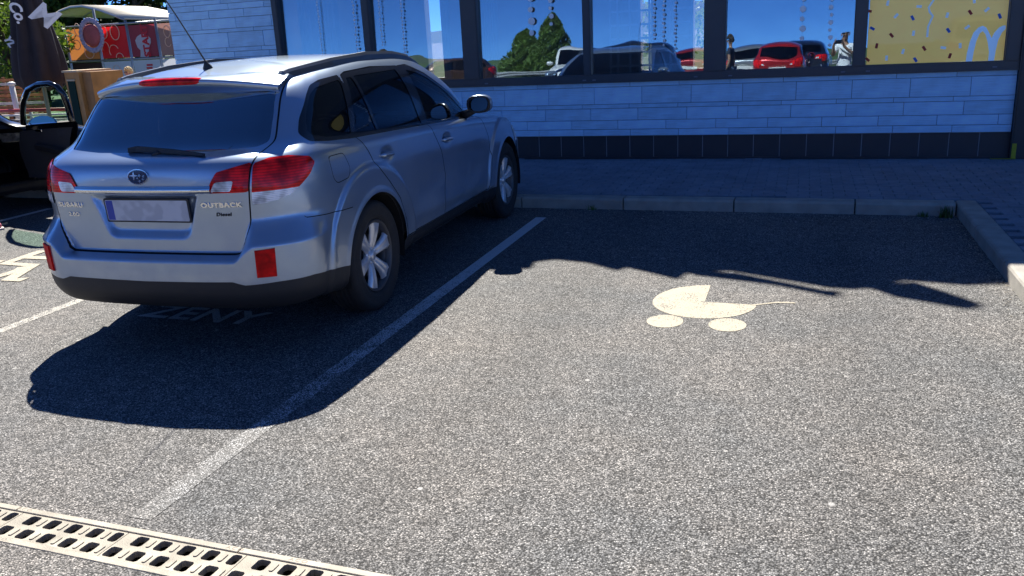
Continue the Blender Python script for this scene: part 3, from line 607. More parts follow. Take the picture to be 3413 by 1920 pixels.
# window band
ZB, ZT = 1.0105, 2.90
posts = [(-6.782, -6.694), (-5.428, -5.323), (-4.05, -3.836), (-2.495, -2.402), (-1.082, -.84), (.497, .627), (1.947, 2.082)]
b = MB(); b.box((-6.782, -.030, ZB), (2.084, .12, 1.092)); b.box((-6.782, -.012, 1.092), (2.084, .12, 1.104)); b.box((-6.782, -.045, ZB-.004), (2.086, -.030, ZB+.014)); sill = b.build('window_sill_frame', M_FRAME, bld)
b = MB(); b.box((-6.782, -.02, 2.82), (2.084, .12, ZT)); b.build('window_head_frame', M_FRAME, bld)
for k, (a, c) in enumerate(posts):
    b = MB(); b.box((a, -.022, 1.105), (c, .12, 2.819)); b.box((a+.012, -.030, 1.106), (c-.012, -.022, 2.818)); b.build('mullion', M_FRAME, bld)
for (px_, py_) in ((1624, 272), (1950, 262), (1982, 258), (2320, 248), (2435, 243), (2810, 232), (2893, 230), (3315, 215)):
    x_, z_ = on_wall(px_, py_); b = MB(); b.prism(round_poly([(x_-.022, 1.036), (x_+.022, 1.036), (x_+.022, 1.050), (x_-.022, 1.050)], .006), -.032, -.029, lambda a, c, d: (a, d, c)); fix_normals(b.build('drain_slot', CMB['gap'] if 'CMB' in globals() else M_CORE, bld))
M_PANE = glass_mat('facade_glass', (.93, .95, .96), (.46, .60, .72), f0=.33, f1=.97, wavy=.0012)
TILT = R_(1.32)
PANE_N = (BM.to_3x3()@Vector((0, -math.cos(TILT), math.sin(TILT)))).normalized()
PANE_P = BM@Vector((0, .030, 1.10))
for k in range(6):
    a, c = posts[k][1], posts[k+1][0]; h = 1.74
    b = MB(); b.box((a-.005, 0, 0), (c+.005, .010, h), Matrix.Translation((0, .030, 1.095))@Matrix.Rotation(-TILT, 4, 'X')); b.build('window_pane', M_PANE, bld)
def reflected(px, py, y):
    """where the ray of a pixel goes after the window glass, at depth y"""
    d = Vector(ray(px, py)); c = Vector(CAMP); t = (PANE_P-c).dot(PANE_N)/d.dot(PANE_N); h = c+d*t; r = d-2*d.dot(PANE_N)*PANE_N; s = (y-h.y)/r.y; return h+r*s
# corner pillar in dark panels, and the roof with its sign beams
b = MB(); b.box((2.084, -.06, 0), (4.4, .5, 3.4)); b.build('corner_pillar', M_DARKP, bld)
for k in range(3): b = MB(); b.box((2.10+k*.76, -.068, .12), (2.845+k*.76, -.058, 3.38)); b.build('pillar_panel', M_DARKP, bld)
M_ROOF = mat('roof_panel', (.20, .21, .22), .6); b = MB(); b.box((-8.5, .02, 3.4), (9, 5.4, 3.55)); b.build('roof_slab', M_ROOF, bld)
def shade_pt(dx, dy):                                       # facade point whose sun shadow falls on a pixel of the ground
    g_ = Vector(at_ground(dx*1.3249, dy*1.3249)); n_ = BM.to_3x3()@Vector((0, 1, 0)); s = (BM@Vector((0, .1, 0))-g_).dot(n_)/SUN.dot(n_); p = BMI@(g_+SUN*s); return p.x, p.z
top = [shade_pt(*q) for q in ((1240, 678), (1338, 674), (1346, 658), (1400, 652), (1480, 660), (1555, 680), (1580, 672), (1708, 702), (1735, 684), (1840, 680), (2085, 722), (2150, 727), (2190, 723), (2280, 704), (2430, 716), (2520, 713))]  # unseen parapet top; left end raised so its shadow meets the car mirror's
outl = [(-8.5, 3.55), (9, 3.55), (9, top[-1][1]-.1), (top[-1][0]+1.2, top[-1][1]-.05)]+top[::-1]+[(top[0][0]-1.0, top[0][1]-.05), (-8.5, top[0][1]-.15)]
b = MB(); b.prism(outl, .08, .14, lambda a, c, d: (a, d, c)); fix_normals(b.build('parapet', M_ROOF, bld))
for q in (((1730, 684), (1850, 690), (2078, 735), (2115, 737), (2108, 747), (1950, 716), (1750, 691)), ((2185, 722), (2300, 713), (2425, 753), (2472, 770), (2440, 777), (2250, 745))):
    b = MB(); b.prism([shade_pt(*k) for k in q], .08, .14, lambda a, c, d: (a, d, c)); fix_normals(b.build('roof_beam', M_ROOF, bld))
# shell of the dining room behind the glass
M_INT = mat('interior_wall', (.62, .62, .61), .8); M_FLOOR = mat('interior_floor', (.16, .13, .10), .5)
b = MB(); b.box((-8.45, .26, .06), (4.3, 5.0, .11)); b.build('room_floor', M_FLOOR, bld)
b = MB(); b.box((-8.45, .26, 3.30), (4.3, 5.0, 3.39)); b.build('room_ceiling', M_INT, bld)
b = MB(); b.box((-8.5, .25, 0), (-8.30, 5.2, 3.4)); b.box((4.2, .5, 0), (4.4, 5.19, 3.4)); b.build('side_wall', M_INT, bld)
def gap_x(px_, back): return on_wall(px_, 150, back)[0]
gaps = sorted([(gap_x(1424, 5.), gap_x(1478, 5.)), (gap_x(2310, 5.), gap_x(2350, 5.)), (gap_x(2135, 5.), gap_x(2170, 5.))])
b = MB(); xa = -8.5
for (g0, g1) in gaps: b.box((xa, 5.0, 0), (g0, 5.2, 3.4)); b.box((g0, 5.0, 0), (g1, 5.2, .9)); b.box((g0, 5.0, 2.9), (g1, 5.2, 3.4)); xa = g1
b.box((xa, 5.0, 0), (4.4, 5.2, 3.4)); b.build('rear_wall', M_INT, bld)

# poster in the last window
M_POST = mat('poster_yellow_glow', (.98, .76, .20), .5, noise=.05, coat=.35, coat_rough=.0, emit=(1., .70, .16), es=.06); M_PB = mat('print_blue', (.03, .16, .60), .6); M_PR = mat('print_red', (.45, .04, .03), .6); M_PW = mat('print_pale_blue_glow', (.55, .78, .92), .6, emit=(.55, .8, 1.), es=.05); M_PM = mat('print_sky_blue_glow', (.40, .66, .95), .6, emit=(.35, .62, 1.), es=.09)  # sheet, pale prints and letter glow by themselves, standing in for backlight
ps = thing('window_poster', 'yellow party poster with confetti and a pale blue arched letter', 'poster', (0, YW, 0), ANG)
TB = .018                                                   # pasted on the outer face of the glass
b = MB(); PM = Matrix.Translation((0, TB, 1.095))@Matrix.Rotation(-TILT, 4, 'X')
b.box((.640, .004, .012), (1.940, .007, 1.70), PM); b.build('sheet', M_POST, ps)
def pw(cx_, cy_):
    x_, z_ = on_wall(2350+cx_/2.423, cy_/2.423, TB+.03); return x_, z_-1.095
def pprism(bb, poly, d): bb.prism(poly, .0036-d, .0042, lambda a, c, k: tuple(PM@Vector((a, k, c))))
def confetti(lst, mt, nm, w=.026, h=.052):
    for i, (cx_, cy_, ang) in enumerate(lst):
        x_, z_ = pw(cx_, cy_); a = R_(ang); pts = [(x_+u*math.cos(a)-v_*math.sin(a), z_+u*math.sin(a)+v_*math.cos(a)) for u, v_ in ((-w/2, -h/2), (w/2, -h/2), (w/2, h/2), (-w/2, h/2))]
        bb = MB(); pprism(bb, pts, .0006); fix_normals(bb.build(nm, mt, ps))
confetti([(1325, 90, 80), (2140, 100, 35), (1505, 285, 40), (1385, 370, -10), (1768, 390, 35), (1310, 480, 50), (1975, 450, -15)], M_PR, 'red_confetti')
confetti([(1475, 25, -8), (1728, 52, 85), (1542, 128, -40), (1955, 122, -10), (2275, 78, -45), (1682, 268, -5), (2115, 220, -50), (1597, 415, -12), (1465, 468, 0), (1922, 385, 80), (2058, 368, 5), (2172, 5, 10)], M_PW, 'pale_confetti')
confetti([(1675, 145, 30), (1350, 230, 60), (1963, 245, 35), (2378, 130, 25), (1697, 482, 35)], M_PB, 'blue_confetti')
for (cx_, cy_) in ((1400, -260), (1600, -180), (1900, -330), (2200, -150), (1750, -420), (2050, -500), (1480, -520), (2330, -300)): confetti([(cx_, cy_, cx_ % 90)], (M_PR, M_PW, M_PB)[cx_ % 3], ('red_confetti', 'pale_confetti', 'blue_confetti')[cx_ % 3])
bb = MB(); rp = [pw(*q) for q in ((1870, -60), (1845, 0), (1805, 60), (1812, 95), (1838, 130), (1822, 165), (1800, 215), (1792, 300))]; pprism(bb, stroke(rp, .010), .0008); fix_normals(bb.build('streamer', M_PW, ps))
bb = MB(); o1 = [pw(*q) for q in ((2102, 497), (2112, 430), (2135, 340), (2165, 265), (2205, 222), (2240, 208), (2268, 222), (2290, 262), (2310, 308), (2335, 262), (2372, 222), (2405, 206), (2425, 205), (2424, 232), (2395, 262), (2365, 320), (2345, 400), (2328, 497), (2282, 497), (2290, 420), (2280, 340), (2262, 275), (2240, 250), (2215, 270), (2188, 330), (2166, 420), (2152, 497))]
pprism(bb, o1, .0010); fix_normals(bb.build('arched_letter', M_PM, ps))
# garlands and a shelf divider hanging inside the room
M_GARL = mat('garland_disc', (.92, .93, .94), .3)
for i, (px_, y0, y1, back, big) in enumerate(((1075, 0, 178, .5, .012), (1192, 0, 175, .6, .015), (1275, 0, 150, .45, .012), (1350, 0, 185, .55, .014), (1772, -20, 110, .5, .045), (1837, -20, 80, .5, .030), (2180, 0, 130, 1.2, .016), (2212, 0, 150, 1.2, .016), (2250, 90, 175, 1.4, .014), (2672, -10, 128, .5, .034), (2765, -10, 150, .5, .026))):
    back = .008; xt, zt_ = on_wall(px_, y1, back); t = thing('garland', ['string of small pale discs hanging inside the first window', 'string of pale discs hanging beside the warm ceiling lights', 'thin disc string near the first mullion', 'string of pale discs in the second window', 'garland of large pale discs above the tree reflection', 'shorter garland of middling discs right of the tree reflection', 'string of tiny discs beside the shelf divider', 'second string of tiny discs right of the divider', 'low string of tiny discs by the last divider post', 'garland of large discs above the red hatchback reflection', 'garland of discs above the photographer reflection'][i], 'garland', (0, YW, 0), ANG)
    s = MB(); s.tube([(xt, back, zt_), (xt, back, 2.815)], .0012, 4); s.build('thread', M_GARL, t); z = zt_; d = MB(); k = 0
    while z < 2.80:
        r = big*(1 if k % 2 else .72); d.lathe([(0, -.004), (r, -.003), (r, .003), (0, .004)], 10, Matrix.Translation((xt+.006*math.sin(k*2.1), back, z)), axis='y'); z += big*3.0; k += 1
    dd = d.build('discs', M_GARL, t); dd['kind'] = 'stuff'
sd = thing('shelf_divider', 'pale metal grid divider standing inside the fourth window', 'divider', (0, YW, 0), ANG); M_GRID = mat('divider_metal', (.80, .82, .84), .5)
xs_ = [gap_x(p_, .5) for p_ in (2035, 2060, 2100, 2132, 2165, 2235, 2305)]
for x_ in xs_: s = MB(); s.box((x_-.012, .49, .11), (x_+.012, .51, 3.3)); s.build('upright', M_GRID, sd)
for k in range(12): s = MB(); s.box((xs_[0], .485, 1.0+k*.16), (xs_[-1], .488, 1.025+k*.16)); s.build('shelf_bar', M_GRID, sd)
M_LAMP = mat('warm_lamp', (1, .9, .7), .5, emit=(1, .82, .5), es=.9)
for r_, (py_, n_) in enumerate(((92, 8), (140, 8))):
    for k in range(n_):
        x_, z_ = on_wall(1022+k*14, py_, 2.5); t = thing('ceiling_lamp', ('small warm lit lamp in the upper row behind the first window', 'small warm lit lamp in the lower row behind the first window')[r_], 'lamp', (0, YW, 0), ANG, 'lamps in the dining room'); s = MB(); s.box((x_-.020, 2.5, z_-.04), (x_+.020, 2.53, z_+.04)); s.build('lit_face', M_LAMP, t); s = MB(); s.tube([(x_, 2.515, z_+.04), (x_, 2.515, 3.3)], .004, 5); s.build('cord', M_GRID, t)
# yellow angle marking at the pillar foot
M_YEL = mat('yellow_tape', (.42, .38, .02), .6, noise=.2, nscale=30)
ym = thing('yellow_marking', 'yellow L-shaped tape at the foot of the dark pillar', 'marking', (0, YW, 0), ANG)
s = MB(); s.box((2.093, -.0715, KH+.002), (2.135, -.0685, .265)); s.build('upright_strip', M_YEL, ym)
s = MB(); s.box((1.90, -.105, KH+.0045), (2.135, -.072, KH+.0075)); s.build('ground_strip', M_YEL, ym)
# pale curtains drawn back inside the first windows
M_CURT = mat('curtain_cloth', (.80, .80, .78), .9, noise=.08)
for i, (pa, pb) in enumerate(((1005, 1135), (1475, 1500), (1590, 1660))):
    xa, xb = gap_x(pa, .4), gap_x(pb, .4); t = thing('curtain', ('wide pale curtain behind the warm lamps in the first window', 'narrow pale curtain beside the green gap in the second window', 'pale curtain at the edge of the window with the tree reflection')[i], 'curtain', (0, YW, 0), ANG); n = 40; b = MB()
    v = []
    for k in range(n+1): x_ = xa+(xb-xa)*k/n; y_ = .40+.025*math.sin(k*1.3)+.01*math.sin(k*.5); v += [(x_, y_, .14), (x_, y_, 3.28)]
    b.add(v, [(2*k, 2*k+2, 2*k+3, 2*k+1) for k in range(n)]); b.build('cloth', M_CURT, t, True); b = MB(); b.tube([(xa-.05, .40, 3.285), (xb+.05, .40, 3.285)], .008, 6); b.build('curtain_rail', M_GRID, t)
# ---------------------------------------------------------------- outlines on the car (metres, traced)
W_SEAM = .0036
POLY = dict(
    tailgate=round_poly([(-.545, .585), (.545, .585), (.572, .645), (.611, .734), (.626, .909), (.636, 1.053), (.640, 1.10), (.655, 1.135), (.632, 1.26), (.605, 1.385), (.575, 1.452), (0, 1.466), (-.575, 1.452), (-.605, 1.385), (-.632, 1.26), (-.655, 1.135), (-.640, 1.10), (-.636, 1.053), (-.626, .909), (-.611, .734), (-.572, .645)], .025),
    rear_glass=round_poly([(0, 1.104), (.35, 1.105), (.60, 1.118), (.632, 1.135), (.612, 1.26), (.583, 1.385), (0, 1.40), (-.583, 1.385), (-.612, 1.26), (-.632, 1.135), (-.60, 1.118), (-.35, 1.105)], .02),
    inner_light=round_poly([(.400, .907), (.432, .967), (.462, 1.012), (.632, 1.052), (.6225, .909)], .01),
    inner_clear=round_poly([(.425, .916), (.452, .962), (.555, .968), (.536, .914)], .01),
    outer_light=round_poly([(.638, 1.045), (.718, 1.064), (.813, 1.066), (.945, 1.047), (.982, 1.012), (.942, .963), (.852, .899), (.821, .878), (.738, .854), (.620, .838), (.627, .912)], .012),
    dlo=round_poly([(.485, 1.155), (.55, 1.235), (.69, 1.353), (.767, 1.397), (.88, 1.42), (1.32, 1.452), (1.78, 1.462), (2.12, 1.445), (2.36, 1.372), (2.64, 1.237), (3.10, .985), (2.0, 1.038), (1.415, 1.062), (.914, 1.081), (.655, 1.098), (.51, 1.115)], .03),
    g_quarter=round_poly([(.535, 1.15), (.585, 1.235), (.705, 1.345), (.79, 1.380), (1.075, 1.410), (.940, 1.102), (.67, 1.118)], .03),
    g_small=round_poly([(1.155, 1.412), (.992, 1.100), (1.268, 1.090), (1.222, 1.415)], .008),
    g_rear=round_poly([(1.258, 1.420), (1.305, 1.088), (1.985, 1.055), (1.880, 1.428)], .012),
    g_front=round_poly([(2.045, 1.415), (2.112, 1.050), (2.98, 1.008), (2.63, 1.218), (2.36, 1.342), (2.2, 1.39)], .015),
    fuel=round_poly([(.575, 1.022), (.735, 1.022), (.782, .93), (.755, .878), (.62, .868), (.588, .90)], .025),
    rear_door=round_poly([(.952, 1.088), (1.036, .983), (1.09, .893), (1.215, .781), (1.355, .645), (1.42, .49), (1.44, .375), (2.155, .370), (2.16, .50), (2.235, .643), (2.168, .835), (2.068, .971), (2.035, 1.05), (1.95, 1.447), (1.55, 1.461), (1.2, 1.447), (1.12, 1.43)], .012),
    front_door=round_poly([(2.035, 1.05), (2.068, .971), (2.168, .835), (2.235, .643), (2.16, .50), (2.155, .370), (3.19, .362), (3.255, .50), (3.287, .627), (3.27, .797), (3.16, .964), (3.10, .99), (2.64, 1.24), (2.36, 1.376), (2.12, 1.449), (1.95, 1.447)], .012),
    plate_recess=[(-.26, .668), (.26, .668), (.345, .9), (-.345, .9)])
ARCH_R = .392
HUBS = (1.03, 3.778)
class Half:
    def __init__(s, Gd, qu):
        nv, nu = Gd.shape[:2]; s.V = Gd.reshape(-1, 3); s.N = grid_normals(Gd).reshape(-1, 3)
        s.A = np.broadcast_to(qu[None], (nv, nu)).ravel().copy()
        i = np.arange(nv*nu).reshape(nv, nu)
        s.F = [tuple(q) for q in np.stack([i[:-1, :-1], i[:-1, 1:], i[1:, 1:], i[1:, :-1]], -1).reshape(-1, 4).tolist()]
    def cut(s, fn, off=0., dom=None):
        """split the faces along the line fn = off"""
        v = fn(s.V, s.A)-off; v = np.where(np.abs(v) < 1e-5, 1e-5, v); act = np.ones(len(v), bool) if dom is None else dom(s.V, s.A)
        neg = v < 0; newV, newN, newA, emap, out = [], [], [], {}, []
        base = len(s.V); negl = neg.tolist(); actl = act.tolist()
        def mid(a, b):
            k = (a, b) if a < b else (b, a)
            if k not in emap:
                t = v[k[0]]/(v[k[0]]-v[k[1]]); emap[k] = base+len(newV)
                newV.append(s.V[k[0]]*(1-t)+s.V[k[1]]*t); n = s.N[k[0]]*(1-t)+s.N[k[1]]*t; newN.append(n/max(np.linalg.norm(n), 1e-9)); newA.append(s.A[k[0]]*(1-t)+s.A[k[1]]*t)
            return emap[k]
        for f in s.F:
            c = [negl[i] for i in f]
            if all(c) or not any(c) or not all(actl[i] for i in f): out.append(f); continue
            ring = []; cuts = []
            for k, a in enumerate(f):
                b = f[(k+1) % len(f)]; ring.append(a)
                if negl[a] != negl[b]: cuts.append(len(ring)); ring.append(mid(a, b))
            if len(cuts) != 2: out.append(f); continue
            i, j = cuts; out.append(tuple(ring[i:j+1])); out.append(tuple(ring[j:]+ring[:i+1]))
        s.F = out
        if newV: s.V = np.vstack([s.V, newV]); s.N = np.vstack([s.N, newN]); s.A = np.concatenate([s.A, newA])
    def centroids(s):
        C = np.array([s.V[list(f)].mean(0) for f in s.F]); A = np.array([s.A[list(f)].mean() for f in s.F]); return C, A
def xz(poly): return lambda V, A: sdf_poly(V[:, [0, 2]], poly)
def yz(poly): return lambda V, A: sdf_poly(V[:, [1, 2]], poly)
def az(poly): return lambda V, A: sdf_poly(np.stack([A, V[:, 2]], 1), poly)
d_rear = lambda V, A: (V[:, 1] < .80) & (A < 1.0) & (V[:, 0] < .70)
d_corner = lambda V, A: (V[:, 2] > .55) & (V[:, 2] < 1.2) & (A < 1.3)
d_side = lambda V, A: (V[:, 0] > .60) & (V[:, 1] > .45) & (V[:, 1] < 3.6)
_bz = ([0, .504, .565, .69, .855, 1.17, 1.9, 3.3, 5, 7], [.448, .453, .434, .439, .438, .39, .362, .352, .36, .36])
f_clad = lambda V, A: V[:, 2]-np.interp(A, *_bz)
_bs = ([0, .60, .64, .72, .80, .872, 1.03, 1.25, 7], [.83, .83, .834, .850, .80, .738, .722, .712, .70])
f_bump = lambda V, A: V[:, 2]-np.interp(A, *_bs)
def f_arch(V, A):
    d = []
    for yc in HUBS:
        dy, dz = V[:, 1]-yc, V[:, 2]-.345
        d.append(np.where(dz > 0, np.hypot(dy, dz), np.abs(dy))-ARCH_R)
    return np.minimum(*d)
d_arch = lambda V, A: (V[:, 0] > .5)
def f_wind(V, A):      # windscreen: inside of the screen frame, seen from the front
    x, z = V[:, 0], V[:, 2]; half = np.interp(z, [.99, 1.2, 1.40, 1.45], [.70, .64, .555, .52])
    return np.maximum(np.maximum(x-half, 1.005-z), z-1.432)
d_wind = lambda V, A: V[:, 1] > 2.2
f_lamp = lambda V, A: sdf_poly(V[:, [0, 2]], [(.40, .64), (.86, .66), (.86, .80), (.66, .80), (.42, .735)])
f_grill = lambda V, A: sdf_poly(V[:, [0, 2]], [(-.36, .50), (.36, .50), (.38, .73), (-.38, .73)])
d_front = lambda V, A: V[:, 1] > 3.95

def car_regions(res):
    Gd, qu = shell_grid(res); Gd = car_features(Gd, qu); m = Half(Gd, qu); W = W_SEAM*(1 if res > .7 else 2.)
    m.cut(f_arch, 0, d_arch); m.cut(f_clad, 0)
    S = dict(tg=xz(POLY['tailgate']), rg=xz(POLY['rear_glass']), il=xz(POLY['inner_light']), ic=xz(POLY['inner_clear']), ol=az(POLY['outer_light']),
             dlo=yz(POLY['dlo']), gq=yz(POLY['g_quarter']), gs=yz(POLY['g_small']), gr=yz(POLY['g_rear']), gf=yz(POLY['g_front']),
             fu=yz(POLY['fuel']), rd=yz(POLY['rear_door']), fd=yz(POLY['front_door']))
    for w in (-W, W): m.cut(S['tg'], w, d_rear)
    for k in ('rg', 'il', 'ic'): m.cut(S[k], 0, d_rear)
    m.cut(S['ol'], 0, d_corner); m.cut(lambda V, A: V[:, 2]-.906, 0, lambda V, A: (A > .60) & (A < .95) & (V[:, 2] > .8) & (V[:, 2] < 1.0))
    for w in (-W*.7, W*.7): m.cut(f_bump, w, lambda V, A: (V[:, 1] < .75) & (V[:, 2] > .5) & (V[:, 2] < 1.0))
    m.cut(S['dlo'], 0, d_side)
    for k in ('gq', 'gs', 'gr', 'gf'): m.cut(S[k], 0, d_side)
    for k in ('rd', 'fd'):
        for w in (-W, W): m.cut(S[k], w, d_side)
    for w in (-W*.6, W*.6): m.cut(S['fu'], w, d_side)
    m.cut(f_wind, 0, d_wind); m.cut(f_lamp, 0, d_front); m.cut(f_grill, 0, d_front)
    C, A = m.centroids(); T = {k: fn(C, A) for k, fn in S.items()}; lab = np.full(len(C), 'body', dtype='U16')
    dr, dc, ds = d_rear(C, A), d_corner(C, A), d_side(C, A)
    bs = f_bump(C, A); isb = (C[:, 1] < .72) & (C[:, 2] < .9)
    lab[isb & (bs < 0)] = 'bumper'; lab[isb & (np.abs(bs) < W*.7) & (A > .86)] = 'gap'
    lab[dc & (T['ol'] < 0)] = 'light'; lab[dc & (T['ol'] < 0) & (C[:, 2] < .906)] = 'light_clear'
    lab[dr & (T['tg'] < 0)] = 'tailgate'; lab[dr & (np.abs(T['tg']) < W)] = 'gap'
    lab[dr & (T['il'] < 0)] = 'inner'; lab[dr & (T['ic'] < 0)] = 'inner_clear'; lab[dr & (T['rg'] < 0)] = 'rear_glass'
    lab[ds & (T['fd'] < 0)] = 'fdoor'; lab[ds & (T['rd'] < 0)] = 'rdoor'; lab[ds & (np.abs(T['fd']) < W)] = 'gap'; lab[ds & (np.abs(T['rd']) < W)] = 'gap'
    tr = ds & (T['dlo'] < 0); lab[tr & (C[:, 1] < 1.09)] = 'trim'; lab[tr & (T['rd'] < 0)] = 'rtrim'; lab[tr & (T['fd'] < 0)] = 'ftrim'
    for k, n in (('gq', 'g_quarter'), ('gs', 'g_small'), ('gr', 'g_rear'), ('gf', 'g_front')): lab[ds & (T[k] < 0)] = n
    lab[ds & (T['fu'] < 0)] = 'fuel'; lab[ds & (np.abs(T['fu']) < W*.6)] = 'gap'
    lab[d_wind(C, A) & (f_wind(C, A) < 0)] = 'screen'; lab[d_front(C, A) & (f_lamp(C, A) < 0)] = 'lamp'; lab[d_front(C, A) & (f_grill(C, A) < 0)] = 'grille'
    lab[f_clad(C, A) < 0] = 'clad'
    lab[d_arch(C, A) & (f_arch(C, A) < 0)] = 'hole'
    return m, lab
def part_mesh(m, lab, labels, off=0., warp=None, sides='both', custom=True):
    """verts, faces, normals of the faces with these labels; sides: both / r / l"""
    sel = [f for f, l in zip(m.F, lab) if l in labels]
    ids = sorted({i for f in sel for i in f}); mp = {i: k for k, i in enumerate(ids)}
    V = m.V[ids]+m.N[ids]*off; V[np.abs(m.V[ids][:, 0]) < 1e-6, 0] = 0; N = m.N[ids]; F = [tuple(mp[i] for i in f) for f in sel]
    VL, NL, FL = V*[-1, 1, 1], N*[-1, 1, 1], [tuple(reversed(f)) for f in F]
    if sides == 'l': V, N, F = VL, NL, FL
    elif sides == 'both':
        n = len(V); cen = np.abs(V[:, 0]) < 1e-6; back = np.where(cen, np.arange(n), np.arange(n)+n)
        V, N, F = np.vstack([V, VL]), np.vstack([N, NL]), F+[tuple(int(back[i]) for i in f) for f in FL]
    if warp is not None: V = warp(V); N = None
    return V, F, N
class Surf:
    """looks points up on the finished skin"""
    def __init__(s, m): s.m = m
    def _q(s, cols, p, ok):
        P = s.m.V[ok][:, cols]; d = np.hypot(*(P-np.array(p)).T); i = np.argsort(d)[:5]; w = 1/(d[i]+1e-4); w /= w.sum()
        v = (s.m.V[ok][i]*w[:, None]).sum(0); n = (s.m.N[ok][i]*w[:, None]).sum(0); v[cols] = p; return v, n/np.linalg.norm(n)
    def rear(s, x, z):
        ok = (s.m.V[:, 1] < .85)&(s.m.N[:, 1] < -.15); v, n = s._q([0, 2], (abs(x), z), ok)
        if x < 0: v = v*[-1, 1, 1]; n = n*[-1, 1, 1]
        return v, n
    def side(s, y, z):
        ok = (s.m.V[:, 0] > .5)&(s.m.N[:, 0] > .3); return s._q([1, 2], (y, z), ok)
    def top(s, x, y):
        ok = (s.m.V[:, 2] > 1.38)&(s.m.N[:, 2] > .3); v, n = s._q([0, 1], (abs(x), y), ok)
        if x < 0: v = v*[-1, 1, 1]; n = n*[-1, 1, 1]
        return v, n

# ---------------------------------------------------------------- wheels
def wheel_meshes(n_spoke=6):
    """meshes of a wheel turning about x, outer side towards +x, tread radius .345"""
    t = MB(); prof = [(.222, -.085), (.232, -.098), (.262, -.112), (.30, -.113), (.325, -.104), (.340, -.088), (.345, -.06)]
    for k in range(4): c = -.045+.03*k; prof += [(.345, c-.011), (.337, c-.008), (.337, c-.004), (.345, c-.001)]
    prof += [(.345, .06), (.340, .088), (.325, .104), (.304, .1125), (.300, .1105), (.262, .112), (.236, .104), (.222, .085)]
    t.lathe(prof, 72, axis='x')
    tread = []
    b = MB(); b.lathe([(.221, .098), (.226, .094), (.224, .080), (.205, .070), (.198, .02), (.195, -.085), (.222, -.095)], 60, axis='x')
    b.lathe([(.221, .098), (.212, .097), (.204, .088), (.200, .060)], 60, axis='x')
    d = MB(); d.lathe([(.0, .0), (.145, .0), (.15, -.006), (.15, -.02), (.08, -.022)], 40, axis='x'); d.lathe([(.0, -.05), (.196, -.05), (.196, -.08)], 40, axis='x')
    sp = MB()
    for k in range(n_spoke):
        a0 = 2*math.pi*k/n_spoke+.26; rows = []
        for r, hw, x, edge in ((.030, .024, .060, .008), (.060, .030, .070, .010), (.10, .034, .082, .012), (.15, .043, .090, .014), (.185, .054, .092, .016), (.206, .066, .090, .018)):
            row = []
            for w, dx in ((-1., -.030), (-.97, -edge), (-.52, 0.), (-.30, -.004), (.30, -.004), (.52, 0.), (.97, -edge), (1., -.030)):
                u = hw*w; ang = a0+u/r*.96 if r > .05 else a0+w*.55
                row.append((x+dx, r*math.cos(ang), r*math.sin(ang)))
            rows.append(row)
        v = [p for row in rows for p in row]; n = 8
        sp.add(v, [(i*n+j, i*n+j+1, i*n+n+j+1, i*n+n+j) for i in range(len(rows)-1) for j in range(n-1)])
    hub = MB(); hub.lathe([(.0, .076), (.028, .076), (.031, .072), (.031, .062), (.062, .060), (.066, .052), (.06, .03)], 32, axis='x')
    for k in range(5):
        a = 2*math.pi*k/5+.3; hub.lathe([(.0, .070), (.007, .070), (.009, .066), (.009, .05)], 10, Matrix.Translation((0, .046*math.cos(a), .046*math.sin(a))), axis='x')
    return t, b, d, sp, hub
def make_wheel(parent, y, side, mats, name='wheel', steer=0.):
    global _WM
    try: _WM
    except NameError:
        _WM = []
        for (mb, nm) in zip(wheel_meshes(), ('tyre', 'rim_barrel', 'brake_disc', 'rim_spokes', 'hub')):
            o = mb.build(nm, None, None, True); fix_normals(o); _WM.append(o.data); bpy.data.objects.remove(o)
        for me in _WM: me.materials.append(None)
    w = bpy.data.objects.new(name, _WM[0]); link(w, parent)
    w.location = (side*.762, y, .345); w.rotation_euler = (0, 0, (0 if side > 0 else math.pi)+steer)
    w.material_slots[0].link = 'OBJECT'; w.material_slots[0].material = mats['tyre']
    for me, nm, mk in zip(_WM[1:], ('rim', 'brake_disc', 'spokes', 'hub'), ('rim_dark', 'disc', 'rim', 'rim')):
        c = bpy.data.objects.new(nm, me); link(c, w); c.material_slots[0].link = 'OBJECT'; c.material_slots[0].material = mats[mk]
    return w
